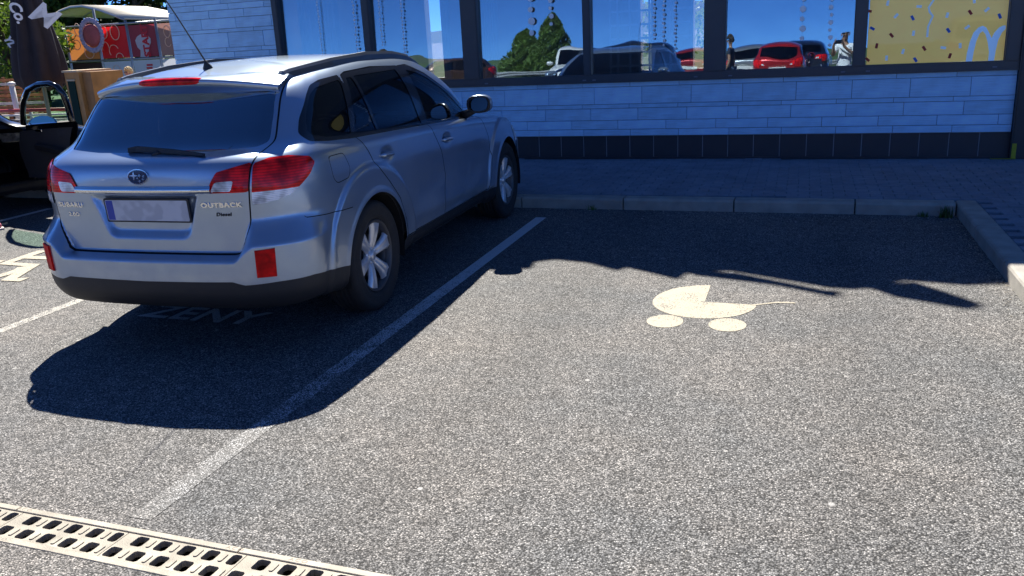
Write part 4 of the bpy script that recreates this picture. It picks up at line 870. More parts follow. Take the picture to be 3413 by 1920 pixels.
# ---------------------------------------------------------------- the silver estate car
def paint_mat(name, col, metal=.75, rough=.27, flake=.25, dust=.35):
    m = mat(name, col, rough, metal, .5, 1.0, .03, noise=.05, nscale=2.)
    n, b = nodes_of(m); tc = n.nodes.new('ShaderNodeTexCoord')
    # metallic flake in the base coat and road film low on the panels
    vz = n.nodes.new('ShaderNodeTexVoronoi'); vz.inputs['Scale'].default_value = 900; n.links.new(tc.outputs['Object'], vz.inputs['Vector'])
    mr = n.nodes.new('ShaderNodeMapRange'); mr.inputs[3].default_value = rough-.02; mr.inputs[4].default_value = rough+.04; mr.inputs[0].default_value = .4
    nz = n.nodes.new('ShaderNodeTexNoise'); nz.inputs['Scale'].default_value = 7; nz.inputs['Detail'].default_value = 8; nz.inputs['Roughness'].default_value = .65; n.links.new(tc.outputs['Object'], nz.inputs['Vector'])
    sx = n.nodes.new('ShaderNodeSeparateXYZ'); n.links.new(tc.outputs['Object'], sx.inputs[0])
    zr = n.nodes.new('ShaderNodeMapRange'); zr.inputs[1].default_value = .9; zr.inputs[2].default_value = .35; n.links.new(sx.outputs[2], zr.inputs[0])
    nr = n.nodes.new('ShaderNodeMapRange'); nr.inputs[1].default_value = .35; nr.inputs[2].default_value = .75; n.links.new(nz.outputs['Fac'], nr.inputs[0])
    mu = n.nodes.new('ShaderNodeMath'); mu.operation = 'MULTIPLY'; n.links.new(zr.outputs[0], mu.inputs[0]); n.links.new(nr.outputs[0], mu.inputs[1])
    mu2 = n.nodes.new('ShaderNodeMath'); mu2.operation = 'MULTIPLY'; mu2.inputs[1].default_value = dust; n.links.new(mu.outputs[0], mu2.inputs[0])
    old = b.inputs['Base Color'].links[0].from_socket
    mx = n.nodes.new('ShaderNodeMix'); mx.data_type = 'RGBA'; n.links.new(mu2.outputs[0], mx.inputs[0]); n.links.new(old, mx.inputs[6]); mx.inputs[7].default_value = (.30, .28, .25, 1)
    n.links.new(mx.outputs[2], b.inputs['Base Color'])
    ad = n.nodes.new('ShaderNodeMath'); ad.operation = 'ADD'; n.links.new(mr.outputs[0], ad.inputs[0]); n.links.new(mu2.outputs[0], ad.inputs[1]); n.links.new(ad.outputs[0], b.inputs['Roughness'])
    mc = n.nodes.new('ShaderNodeMath'); mc.operation = 'MULTIPLY_ADD'; mc.inputs[1].default_value = -metal; mc.inputs[2].default_value = metal; n.links.new(mu2.outputs[0], mc.inputs[0]); n.links.new(mc.outputs[0], b.inputs['Metallic'])
    mk = n.nodes.new('ShaderNodeMath'); mk.operation = 'MULTIPLY_ADD'; mk.inputs[1].default_value = .5; mk.inputs[2].default_value = .02; n.links.new(mu2.outputs[0], mk.inputs[0]); n.links.new(mk.outputs[0], b.inputs['Coat Roughness'])
    return m
def lens_mat(name, col, ridges=140., rough=.12):
    m = mat(name, col, rough, 0, .2, .0 if rough > .5 else .22, .02); n, b = nodes_of(m); tc = n.nodes.new('ShaderNodeTexCoord')
    wv = n.nodes.new('ShaderNodeTexWave'); wv.bands_direction = 'Z'; wv.inputs['Scale'].default_value = ridges/6.28; wv.inputs['Distortion'].default_value = .3; n.links.new(tc.outputs['Object'], wv.inputs['Vector'])
    nz = n.nodes.new('ShaderNodeTexNoise'); nz.inputs['Scale'].default_value = 14; n.links.new(tc.outputs['Object'], nz.inputs['Vector'])
    mr = n.nodes.new('ShaderNodeMapRange'); mr.inputs[1].default_value = .3; mr.inputs[2].default_value = .7; mr.inputs[3].default_value = .35; mr.inputs[4].default_value = 1.5; n.links.new(nz.outputs['Fac'], mr.inputs[0])
    w2 = n.nodes.new('ShaderNodeMapRange'); w2.inputs[3].default_value = .72; w2.inputs[4].default_value = 1.15; n.links.new(wv.outputs['Fac'], w2.inputs[0])
    mm = n.nodes.new('ShaderNodeMath'); mm.operation = 'MULTIPLY'; n.links.new(mr.outputs[0], mm.inputs[0]); n.links.new(w2.outputs[0], mm.inputs[1])
    mx = n.nodes.new('ShaderNodeMix'); mx.data_type = 'RGBA'; mx.blend_type = 'MULTIPLY'; mx.inputs[0].default_value = 1; mx.inputs[6].default_value = (*col, 1); n.links.new(mm.outputs[0], mx.inputs[7])
    n.links.new(mx.outputs[2], b.inputs['Base Color']); return m
CM = dict(
    paint=paint_mat('silver_paint', (.375, .47, .60)),
    black=mat('black_plastic', (.022, .023, .026), .55, bump=.15, bscale=400), gloss=mat('gloss_black', (.008, .008, .010), .12, coat=.6),
    gap=mat('panel_gap', (.006, .006, .007), .8), lining=mat('cabin_lining', (.03, .03, .032), .9),
    red=lens_mat('red_lens', (.80, .010, .012)), clear=lens_mat('clear_lens', (.86, .88, .90), 220., .15), amber=mat('amber_lens', (.5, .2, .05), .2),
    reflector=lens_mat('reflector_red', (.80, .006, .004), 500., .6), chrome=mat('chrome', (.82, .84, .86), .08, 1.),
    glass=glass_mat('car_glass', (.24, .32, .31), f0=.05, f1=.95), glass_screen=glass_mat('windscreen_glass', (.10, .13, .13), f0=.05, f1=.95), glass_dark=glass_mat('privacy_glass', (.07, .085, .10), f0=.055, f1=.95),
    glass_rear=glass_mat('rear_glass', (.07, .10, .17), (.66, .84, 1.), f0=.34, f1=.95, dirt=.006),
    tyre=mat('tyre_rubber', (.020, .020, .021), .75, bump=.3, bscale=120, noise=.25, nscale=20), rim=mat('alloy', (.74, .75, .77), .32, .55, noise=.12, nscale=30),
    rim_dark=mat('alloy_barrel', (.10, .10, .105), .5, .6), disc=mat('brake_disc', (.08, .075, .07), .5, .7),
    seat=mat('seat_cloth', (.035, .035, .038), .9, bump=.2, bscale=300), mirror=mat('mirror_glass', (.62, .66, .68), .01, 1.),
    blue=mat('badge_blue', (.008, .016, .07), .15, coat=1.), rail=mat('roof_rail', (.10, .12, .15), .32, .6), rail_end=mat('rail_cap', (.22, .24, .26), .35, .4))
CM['mirror_sky'] = mat('clean_mirror', (.93, .95, .97), .005, 1.)
def plate_mat():
    m = mat('plate', (.62, .64, .68), .35); n, b = nodes_of(m); tc = n.nodes.new('ShaderNodeTexCoord')
    nz = n.nodes.new('ShaderNodeTexNoise'); nz.inputs['Scale'].default_value = 16; nz.inputs['Detail'].default_value = 1; n.links.new(tc.outputs['Object'], nz.inputs['Vector'])
    cr = n.nodes.new('ShaderNodeValToRGB'); cr.color_ramp.elements[0].position = .42; cr.color_ramp.elements[0].color = (.50, .53, .60, 1); cr.color_ramp.elements[1].position = .56; cr.color_ramp.elements[1].color = (.62, .65, .72, 1)
    n.links.new(nz.outputs['Fac'], cr.inputs[0]); n.links.new(cr.outputs[0], b.inputs['Base Color']); return m
FRAME_REAR = Matrix(((1, 0, 0, 0), (0, 0, -1, 0), (0, 1, 0, 0), (0, 0, 0, 1)))
def on_rear(S, x, z, lift=.002):
    v, n = S.rear(x, z); X = Vector((1, 0, 0)); Z = Vector(n); X = (X-Z*X.dot(Z)).normalized(); Y = Z.cross(X)
    return Matrix((( X.x, Y.x, Z.x, v[0]+n[0]*lift), (X.y, Y.y, Z.y, v[1]+n[1]*lift), (X.z, Y.z, Z.z, v[2]+n[2]*lift), (0, 0, 0, 1)))
def star(r1, r2, n=4):
    return [((r1 if k % 2 == 0 else r2)*math.sin(math.pi*k/n), (r1 if k % 2 == 0 else r2)*math.cos(math.pi*k/n)) for k in range(2*n)]
def seat(parent, x, y, w=.52, rear=False, M=None):
    s = MB(); s.bevbox((x-w/2, y, .42), (x+w/2, y+.5, .58), .04)
    T = Matrix.Translation((x, y+.02, .55))@Matrix.Rotation(R_(14), 4, 'X'); s.bevbox((-w/2, -.10, 0), (w/2, .04, .58), .04, T)
    n = max(1, round(w/.5))
    for k in range(n):
        hx = -w/2+w*(k+.5)/n; s.bevbox((hx-.13, -.09, .62), (hx+.13, .02, .80), .035, T); s.box((hx-.05, -.05, .55), (hx-.035, -.03, .65), T); s.box((hx+.035, -.05, .55), (hx+.05, -.03, .65), T)
    return s.build('rear_bench' if rear else 'front_seat', M or CM['seat'], parent, False)

def build_subaru():
    root = thing('parked_car', 'silver estate car with roof rails parked nose-in at the wall', 'car', (-3.2906, 3.5587, 0), .02516)
    m, lab = car_regions(1.0); S = Surf(m); P = root
    def emit(name, labels, mt, off=0., sides='both', parent=None, label=None):
        V, F, N = part_mesh(m, lab, labels, off, None, sides); o = mesh(name, V, F, CM[mt], parent or P, True, N)
        if label: o['label'] = label
        return o
    body = emit('body', ('body', 'tail_none'), 'paint'); emit('panel_gaps', ('gap',), 'gap', -.008)
    emit('bumper', ('bumper',), 'paint'); emit('lower_cladding', ('clad',), 'black')
    tg = emit('tailgate', ('tailgate',), 'paint'); emit('rear_window', ('rear_glass',), 'glass_rear', -.004, parent=tg)
    for sd in 'rl':
        il = emit('inner_tail_light', ('inner',), 'red', .006, sd, tg); emit('reversing_light', ('inner_clear',), 'clear', .008, sd, tg)
        ol = emit('tail_light', ('light',), 'red', .006, sd); emit('indicator_lens', ('light_clear',), 'clear', .006, sd, ol)
        rd = emit('rear_door', ('rdoor',), 'paint', 0, sd); emit('window', ('g_rear',), 'glass_dark', -.004, sd, rd); emit('fixed_window', ('g_small',), 'glass_dark', -.004, sd, rd); emit('window_frame', ('rtrim',), 'gloss', 0, sd, rd)
        fd = emit('front_door', ('fdoor',), 'paint', 0, sd); emit('window', ('g_front',), 'glass', -.004, sd, fd); emit('window_frame', ('ftrim',), 'gloss', 0, sd, fd)
        emit('quarter_window', ('g_quarter',), 'glass_dark', -.003, sd); emit('window_surround', ('trim',), 'gloss', .001, sd)
        for dr, yc, zc in ((rd, 1.27, .936), (fd, 2.30, .900)):
            h = MB(); sg = 1 if sd == 'r' else -1; pts = []
            for t, o in ((-.082, -.004), (-.074, .016), (-.04, .026), (.02, .028), (.058, .022), (.072, -.002)):
                v, n = S.side(yc+t, zc+t*-.06); pts.append((sg*(v[0]+o), v[1], v[2]))
            h.tube(pts, [.009, .012, .013, .013, .012, .008], 8); h.build('door_handle', CM['paint'], dr, True)
        emit('headlight', ('lamp',), 'clear', .003, sd)
    emit('fuel_flap', ('fuel',), 'paint', 0, 'r'); emit('quarter_panel', ('fuel',), 'paint', 0, 'l')
    emit('windscreen', ('screen',), 'glass_screen', -.003); emit('grille', ('grille',), 'black', -.01)
    V, F, N = part_mesh(m, lab, ('body', 'tailgate', 'rdoor', 'fdoor', 'bumper', 'fuel', 'gap', 'light', 'light_clear', 'inner', 'inner_clear', 'trim', 'rtrim', 'ftrim', 'lamp', 'grille'), -.03)
    mesh('cabin_lining', V, F, CM['lining'], P, True)
    # underbody and wheel wells
    u = MB(); u.box((-.72, .25, .27), (.72, 4.5, .30)); u.box((-.62, .45, .22), (.62, 4.3, .27)); u.box((-.815, 1.47, .262), (.815, 3.34, .296)); u.build('underbody', CM['gap'], P)
    for y in HUBS:
        for sg in (1, -1):
            w = MB(); n = 20; prof = []
            for k in range(n+1):
                a = math.pi*(k/n)*1.16-.08*math.pi; c, d = math.cos(a)*(ARCH_R+.006), math.sin(a)*(ARCH_R+.006); prof.append((c, d))
            v = [(sg*.872, y+c, .345+d) for c, d in prof]+[(sg*.55, y+c, .345+d) for c, d in prof]
            w.add(v, [(k, k+1, n+2+k, n+1+k) for k in range(n)]+[tuple(range(n+1, 2*n+2))]); w.build('wheel_well', CM['gap'], P)
            make_wheel(P, y, sg, CM)
    # rear spoiler with the high brake light
    sp = MB(); xs = np.linspace(-.60, .60, 41); rows = []
    for x in xs:
        t = (abs(x)/.60)**2.2; vr, _ = S.top(x*.92, .66+.10*t); yl = .428+.135*t; zl = 1.468-.055*t
        vg, ng = S.rear(min(abs(x), .575), 1.392-.012*t); yr = vr[1]; zr = vr[2]
        rows.append([(x*.97, yr+.02, zr-.004), (x*.965, yr-.03, zr+.010), (x*.99, (yr+yl)/2, (zr+zl)/2+.012), (x, yl+.022, zl+.006), (x, yl+.004, zl), (x, yl, zl-.008), (x*.998, yl+.006, zl-.030), (x*.992, yl+.022, zl-.038), (x*.965, vg[1]+.005, vg[2]-.006)])
    n = 9; v = [q for r in rows for q in r]
    sp.add(v, [(i*n+j, i*n+j+1, i*n+n+j+1, i*n+n+j) for i in range(len(xs)-1) for j in range(n-1)])
    sp.add(rows[0], [tuple(range(9))]); sp.add(rows[-1], [tuple(range(8, -1, -1))])
    spo = fix_normals(sp.build('spoiler', CM['paint'], tg, True)); spo.data.polygons.foreach_set('use_smooth', [True]*len(spo.data.polygons))
    bl = MB(); rows = []
    for x in np.linspace(-.196, .196, 17):
        e = math.sqrt(max(0, 1-(abs(x)/.197)**4)); t = (abs(x)/.60)**2.2; y = .428+.135*t; z = 1.468-.055*t
        rows.append([(x, y+.03, z+.008+.004*e), (x, y+.004-.004*e, z+.006*e), (x, y-.006*e, z-.012), (x, y-.002*e+.004, z-.014-.014*e), (x, y+.02, z-.016-.014*e)])
    bl.add([q for r in rows for q in r], [(i*5+j, i*5+5+j, i*5+6+j, i*5+1+j) for i in range(16) for j in range(4)])
    fix_normals(bl.build('high_brake_light', CM['red'], tg, True))
    # chrome strip, badge, lettering, plate, wiper
    ch = MB(); rows = []
    for x in np.linspace(-.428, .428, 33):
        v0, n0 = S.rear(x, .945); v1, n1 = S.rear(x, .905); e = 1-.35*smooth01(.30, .428, abs(x)); n_ = np.array([0, -1, 0])
        rows.append([v0+n_*-.004, v0+n_*.016*e, v0*.45+v1*.55+n_*.030*e, v1+n_*.014*e+[0, 0, .002], v1+n_*-.03])
    ch.add([q for r in rows for q in r], [(i*5+j, i*5+5+j, i*5+6+j, i*5+1+j) for i in range(32) for j in range(4)])
    fix_normals(ch.build('chrome_strip', CM['chrome'], tg, True))
    M = on_rear(S, 0, .996, .0); em = MB(); ell = [(.066*math.cos(a), .041*math.sin(a)) for a in np.linspace(0, 2*math.pi, 33)[:-1]]
    em.prism(ell, -.004, .006, lambda a, b, d: tuple(M@Vector((a, b, d)))); badge = fix_normals(em.build('badge', CM['chrome'], tg))
    em = MB(); em.prism([(a*.9, b*.88) for a, b in ell], .004, .0085, lambda a, b, d: tuple(M@Vector((a, b, d)))); fix_normals(em.build('badge_field', CM['blue'], badge))
    for (sx, sy, r) in ((-.022, .006, .030), (.014, .006, .013), (.040, .004, .011), (.034, -.012, .012), (.012, -.022, .013), (.0, -.006, .010)):
        st = MB(); st.prism([(a*1.15+sx, b+sy) for a, b in star(r*.85, r*.22)], .008, .011, lambda a, b, d: tuple(M@Vector((a, b, d)))); fix_normals(st.build('badge_star', CM['chrome'], badge))
    lt = CM['chrome']
    text_mesh('lettering', 'SUBARU', .036, lt, tg, on_rear(S, -.492, .841, .001), .003, 1.15, 0, 1.22, .0016)
    text_mesh('lettering', 'OUTBACK', .034, lt, tg, on_rear(S, .47, .845, .001), .003, 1.15, 0, 1.30, .0016)
    text_mesh('lettering', '2.0D', .030, lt, tg, on_rear(S, -.482, .788, .001), .003, 1.15, .1, 1.2, .0012)
    text_mesh('lettering', 'Diesel', .026, CM['black'], tg, on_rear(S, .475, .795, .001), .003, 1.1, .15, 1.2, .0004)
    v, n0 = S.rear(0, .80); Mp = Matrix.Translation((0, v[1]-.008, .812))@Matrix.Rotation(R_(3), 4, 'X')@FRAME_REAR
    p = MB(); p.prism(round_poly([(-.27, -.065), (.27, -.065), (.27, .065), (-.27, .065)], .01), -.006, .004, lambda a, b, d: tuple(Mp@Vector((a, b, d)))); holder = fix_normals(p.build('plate_holder', CM['black'], tg))
    p = MB(); p.prism(round_poly([(-.26, -.056), (.26, -.056), (.26, .056), (-.26, .056)], .008), .003, .0065, lambda a, b, d: tuple(Mp@Vector((a, b, d)))); fix_normals(p.build('number_plate', plate_mat(), holder))
    p = MB(); p.prism([(-.256, -.053), (-.212, -.053), (-.212, .053), (-.256, .053)], .006, .0072, lambda a, b, d: tuple(Mp@Vector((a, b, d)))); fix_normals(p.build('plate_band', mat('plate_blue', (.02, .06, .42), .35), holder))
    wp = MB(); pts = [(-.145, .262, 1.117, .030), (-.10, .250, 1.122, .034), (.0, .243, 1.118, .030), (.15, .245, 1.110, .026), (.28, .255, 1.100, .020), (.362, .266, 1.094, .014)]; v = []
    for x, y, z, h in pts:
        g, _ = S.rear(x, z); y = g[1]-.034; v += [(x, y+.012, z-h/2), (x, y-.006, z-h/2+.004), (x, y, z+h/2), (x, y+.016, z+h/2)]
    wp.add(v, [(4*i+j, 4*i+(j+1) % 4, 4*i+4+(j+1) % 4, 4*i+4+j) for i in range(5) for j in range(4)]+[(0, 1, 2, 3), (23, 22, 21, 20)])
    wp.tube([(.03, .19, 1.085), (.05, .20, 1.10), (.06, .225, 1.106)], .022, 10); fix_normals(wp.build('rear_wiper', CM['black'], tg))
    for sg in (1, -1):     # bumper reflectors, rails, mirrors
        rf = MB(); q = [(.655, .618), (.745, .622), (.738, .468), (.650, .470)]; vs_ = []; c = np.mean(q, 0)
        for k, (x, z) in enumerate(q):
            g, n0 = S.rear(x, z); vs_.append((g+n0*-.004)*[sg, 1, 1])
        for k, (x, z) in enumerate(q):
            g, n0 = S.rear(x+(c[0]-x)*.06, z+(c[1]-z)*.04); vs_.append((g+n0*.010)*[sg, 1, 1])
        rf.add(vs_, [(4, 5, 6, 7)]+[(k, (k+1) % 4, 4+(k+1) % 4, 4+k) for k in range(4)]); fix_normals(rf.build('bumper_reflector', CM['reflector'], P))
        rl = MB(); rows = []
        for y, hh in ((.70, .024), (.712, .034), (.76, .036), (.86, .037), (1.2, .042), (1.7, .046), (2.1, .046), (2.34, .040), (2.46, .028), (2.54, .010)):
            xr = .545+.038*min(1, (y-.7)/.4); g, n0 = S.top(xr, y); c = g
            for (dx, dz) in ((-.022, -.012), (-.021, .55*hh), (-.012, hh), (.008, hh), (.020, .6*hh), (.024, -.018)): rows.append((sg*(c[0]+dx), y, c[2]+dz))
        rl.add(rows, [(6*i+j, 6*i+(j+1) % 6, 6*i+6+(j+1) % 6, 6*i+6+j) for i in range(9) for j in range(6)]+[tuple(range(6)), tuple(range(59, 53, -1))]); rail = fix_normals(rl.build('roof_rail', CM['rail'], P, False))
        cp = MB(); a_ = np.array(rows[:12]); cc = a_.mean(0); cp.add([tuple(cc+(p_-cc)*1.06+np.array([0, -.006, .002])) for p_ in a_], [(j, (j+1) % 6, 6+(j+1) % 6, 6+j) for j in range(6)]+[tuple(range(6)), tuple(range(11, 5, -1))]); fix_normals(cp.build('rail_cap', CM['rail_end'], rail))
        mr = MB(); prof = []
        for (dy, sc) in ((-.045, .93), (-.035, 1.0), (.0, 1.02), (.04, .86), (.065, .55), (.075, .2)):
            for a in range(16):
                t = 2*math.pi*a/16; e = 2.6; cx_, sz_ = math.copysign(abs(math.cos(t))**(2/e), math.cos(t)), math.copysign(abs(math.sin(t))**(2/e), math.sin(t))
                prof.append((sg*(.965+.095*sc*cx_), 2.86+dy+.02*cx_, 1.105+.070*sc*sz_))
        mr.add(prof, [(16*i+j, 16*i+(j+1) % 16, 16*i+16+(j+1) % 16, 16*i+16+j) for i in range(5) for j in range(16)]+[tuple(range(80, 96))]); mo = fix_normals(mr.build('door_mirror', CM['paint'], P, True))
        nn = Vector((-sg*.07, -.985, .12)).normalized(); gl = [(sg*(.965+(abs(x_)-.965)*.88), y_-.001, 1.105+(z_-1.105)*.84) for x_, y_, z_ in prof[:16]]; cc = Vector(np.mean(gl, 0)); gl = [tuple(Vector(q_)-nn*((Vector(q_)-cc).dot(nn))*.9) for q_ in gl]
        mg = MB(); mg.add(gl, [tuple(range(16))]); fix_normals(mg.build('mirror_glass', CM['mirror'], mo))
        mg = MB(); ring = [(sg*(.965+(abs(x_)-.965)*s_), y_-o_, 1.105+(z_-1.105)*s_) for (s_, o_) in ((1.03, -.008), (1.03, .006), (.84, .0035)) for x_, y_, z_ in prof[:16]]
        mg.add(ring, [(16*i+j, 16*i+(j+1) % 16, 16*i+16+(j+1) % 16, 16*i+16+j) for i in range(2) for j in range(16)]); fix_normals(mg.build('mirror_rim', CM['black'], mo, True))
        st = MB(); st.tube([(sg*.80, 2.88, 1.015), (sg*.86, 2.87, 1.035), (sg*.92, 2.855, 1.06)], [.035, .03, .026], 8); st.build('mirror_foot', CM['black'], mo, True)
    an = MB(); g, _ = S.top(-.03, .85); an.lathe([(.030, -.004), (.026, .012), (.012, .035), (.008, .05), (.0, .052)], 12, Matrix.Translation((g[0], g[1], g[2]))@Matrix.Rotation(R_(22), 4, 'X'))
    tip = Vector(g)+Vector((-.012, -.42, .56)); an.tube([Vector(g)+Vector((0, -.005, .03)), Vector(g).lerp(tip, .5)+Vector((0, .01, .008)), tip], [.005, .0035, .0025], 6); an.build('antenna', CM['black'], P, True)
    # cabin
    for x in (-.38, .38): seat(P, x, 2.10)
    seat(P, 0, 1.20, 1.26, True)
    d = MB(); d.bevbox((-.72, 2.85, .62), (.72, 3.35, .98), .06); d.build('dashboard', CM['seat'], P)
    d = MB(); d.lathe([(.17+.014*math.cos(t), .014*math.sin(t)) for t in np.linspace(0, 2*math.pi, 9)], 20, Matrix.Translation((-.38, 2.72, .90))@Matrix.Rotation(R_(62), 4, 'X')); d.box((-.53, 2.71, .885), (-.23, 2.735, .915)); d.build('steering_wheel', CM['gap'], P, True)
    d = MB(); d.box((-.66, .36, .62), (.66, 1.15, .66)); d.build('load_cover', CM['seat'], P)
    ex = MB(); ex.tube([(-.46, .26, .27), (-.46, .6, .27)], .03, 12, False); ex.build('exhaust_pipe', CM['disc'], P, True)
    return root, S
SUBARU, SURF = build_subaru()
# ---------------------------------------------------------------- other cars (same skin, warped to other proportions)
_M2, _L2 = car_regions(.42)
def warper(sx=1., sy=1., sz=1., roof=0., hood=0., rear=0.):
    """scale the skin; roof lifts what is above the belt, rear pushes the tail upright"""
    def w(V):
        V = np.array(V, float); y, z = V[:, 1].copy(), V[:, 2].copy()
        V[:, 2] = z+roof*smooth01(1.0, 1.45, z)+hood*smooth01(3.2, 4.0, y)*smooth01(.5, .9, z)
        V[:, 1] = y-rear*smooth01(1.0, 1.5, z)*(1-smooth01(.5, 1.6, y))
        return V*np.array([sx, sy, sz])
    return w
def simple_car(name, label, paint, loc, yaw, wp, sc, door_open=None, slope=True, group=None):
    root = thing(name, label, 'car', loc, yaw, group)
    if slope: root.rotation_euler = (Matrix.Rotation(R_(1.72), 4, 'X').inverted()@Matrix.Rotation(yaw, 4, 'Z')).to_euler()
    def emit(nm, labels, mt, off=0., sides='both', parent=None, tf=None):
        V, F, N = part_mesh(_M2, _L2, labels, off, wp, sides)
        if tf is not None: V = np.array([tuple(tf@Vector(p)) for p in V])
        return mesh(nm, V, F, mt, parent or root, True)
    emit('body', ('body', 'gap', 'bumper', 'fuel', 'rdoor') if door_open else ('body', 'gap', 'bumper', 'fuel', 'rdoor', 'fdoor'), paint); emit('lower_cladding', ('clad',), CM['black'])
    tg = emit('tailgate', ('tailgate',), paint); emit('rear_window', ('rear_glass',), CM['glass_dark'], 0, parent=tg)
    emit('windscreen', ('screen',), CM['glass_dark'])
    for sd in 'rl':
        emit('tail_light', ('light', 'light_clear', 'inner'), CM['red'], .004, sd); emit('side_window', ('g_rear', 'g_small', 'g_quarter'), CM['glass_dark'], 0, sd); emit('headlight', ('lamp',), CM['clear'], .003, sd)
        emit('window_frame', ('trim', 'rtrim') if (door_open and sd == 'r') else ('trim', 'rtrim', 'ftrim'), CM['gloss'], 0, sd)
        if not (door_open and sd == 'r'): emit('front_window', ('g_front',), CM['glass_dark'], 0, sd)
    emit('reversing_light', ('inner_clear',), CM['clear']); emit('grille', ('grille',), CM['black'])
    if door_open:
        V, F, N = part_mesh(_M2, _L2, ('fdoor',), 0, wp, 'l'); mesh('front_door', V, F, paint, root, True)
    V, F, N = part_mesh(_M2, _L2, ('body', 'tailgate', 'rdoor', 'bumper', 'clad', 'trim', 'rtrim', 'ftrim'), -.035, wp); mesh('cabin_lining', V, F, CM['lining'], root, True)
    u = MB(); v = wp(np.array([[x, y, z] for z in (.24, .30) for (x, y) in ((-.72, .25), (.72, .25), (.72, 4.5), (-.72, 4.5))])); u.add(v, [(3, 2, 1, 0), (4, 5, 6, 7), (0, 1, 5, 4), (1, 2, 6, 5), (2, 3, 7, 6), (3, 0, 4, 7)]); u.build('underbody', CM['gap'], root)
    for y in HUBS:
        for sg in (1, -1):
            w = make_wheel(root, y*sc[1], sg, CM); w.location = (sg*.762*sc[0], y*sc[1], .345*sc[2]); w.scale = (sc[0], sc[2], sc[2])
    for x in (-.38, .38):
        s = seat(root, x*sc[0], 2.0*sc[1]); s.scale = (1, 1, sc[2])
    seat(root, 0, 1.15*sc[1], 1.2, True)
    vv = wp(np.array([[0, .06, .80], [0, .95, 1.0]]))
    p = MB(); p.box((-.26, vv[0][1]-.012, vv[0][2]-.055), (.26, vv[0][1]+.03, vv[0][2]+.055)); p.build('number_plate', mat('white_plate', (.75, .75, .73), .4), root)
    p = MB(); ff = wp(np.array([[0, 4.76, .52]]))[0]; p.box((-.26, ff[1]-.02, ff[2]-.055), (.26, ff[1]+.02, ff[2]+.055)); p.build('number_plate', mat('white_plate', (.75, .75, .73), .4), root)
    hinge = wp(np.array([[.868, 3.20, .7]]))[0]
    for sg in (1, -1):
        if door_open and sg == 1: continue
        mm = MB(); c = wp(np.array([[.97, 2.86, 1.07]]))[0]; mm.ball((sg*c[0], c[1], c[2]), (.11, .07, .08), 14, 8); mo = mm.build('door_mirror', paint, root, True)
        mm = MB(); mm.lathe([(0, 0), (.08, 0)], 14, Matrix.Translation((sg*c[0], c[1]-.066, c[2]))@Matrix.Diagonal((1.1, 1, .85, 1)), axis='y'); mm.build('mirror_glass', CM['mirror'], mo)
    if door_open:
        T = Matrix.Translation((hinge[0], hinge[1], 0))@Matrix.Rotation(R_(door_open), 4, 'Z')@Matrix.Translation((-hinge[0], -hinge[1], 0))
        d = emit('front_door', ('fdoor',), paint, 0, 'r', None, T)
        V, F, N = part_mesh(_M2, _L2, ('fdoor',), -.075, wp, 'r'); V = np.array([tuple(T@Vector(p)) for p in V]); mesh('door_trim', V, [tuple(reversed(f)) for f in F], CM['seat'], d, True)
        loop = [(2.03, 1.05), (1.975, 1.2), (1.95, 1.32), (1.985, 1.395), (2.10, 1.43), (2.35, 1.425), (2.60, 1.375), (2.82, 1.26), (2.98, 1.12), (3.06, 1.0)]
        fr = MB(); pts = []
        for (yy, zz) in loop:
            q = [np.interp(zz, [1., 1.1, 1.25, 1.42, 1.45], [.82, .80, .755, .70, .69]), yy, zz]; w = wp(np.array([q]))[0]; pts.append(T@Vector((w[0]-.02, w[1], w[2])))
        fr.tube(pts, .030, 8); fr.build('door_frame', CM['gloss'], d, True)
        gp = MB(); gp.add(pts, [tuple(range(len(pts)))]); gp.build('window', glass_mat('green_door_glass', (.62, .84, .72), f0=.05, f1=.6), d)
        R0 = Matrix.Translation(loc)@Matrix.Rotation(yaw, 4, 'Z'); cw = R0.inverted()@Vector(at_depth(141, 413, 7.42)); RT = Matrix.Rotation(yaw, 4, 'Z').inverted()
        mm = MB(); mm.ball((0, 0, 0), (.135, .085, .085), 16, 10, Matrix.Translation(cw+RT@Vector((-.03, .05, 0)))@RT@Matrix.Rotation(R_(42), 4, 'Z')); mo = mm.build('door_mirror', paint, d, True)
        nn = (RT.to_3x3()@Vector((.80, -.55, .22))).normalized(); Q = nn.to_track_quat('Z', 'Y').to_matrix().to_4x4(); mm = MB(); mm.lathe([(0, 0), (.098, .0), (.106, -.006), (.106, -.05)], 22, Matrix.Translation(cw+nn*.045)@Q@Matrix.Diagonal((1.28, .78, 1, 1))); mm.build('mirror_glass', CM['mirror_sky'], mo)
        ph = wp(np.array([[.80, 2.75, .93]]))[0]; mm = MB(); mm.bevbox((-.012, -.06, -.012), (.012, .06, .016), .004, T@Matrix.Translation(ph)); mm.build('inner_handle', CM['chrome'], d)
        mm = MB(); q = wp(np.array([[.775, 2.55, .74]]))[0]; mm.bevbox((-.03, -.25, -.04), (.03, .25, .03), .012, T@Matrix.Translation(q)@Matrix.Rotation(R_(6), 4, 'X')); mm.build('armrest', CM['gap'], d)
    return root
BLACK = paint_mat('black_paint', (.010, .011, .014), .2, .25, dust=.1)
simple_car('black_hatchback', 'black hatchback with its front door wide open', BLACK, (-9.19, 4.57, 0), R_(-8), warper(.965, .885, .965), (.965, .885, .965), door_open=84, slope=False)
RED = paint_mat('red_paint', (.42, .012, .015), .35, .3, dust=.1); RED2 = paint_mat('dark_red_paint', (.30, .010, .012), .35, .3, dust=.1)
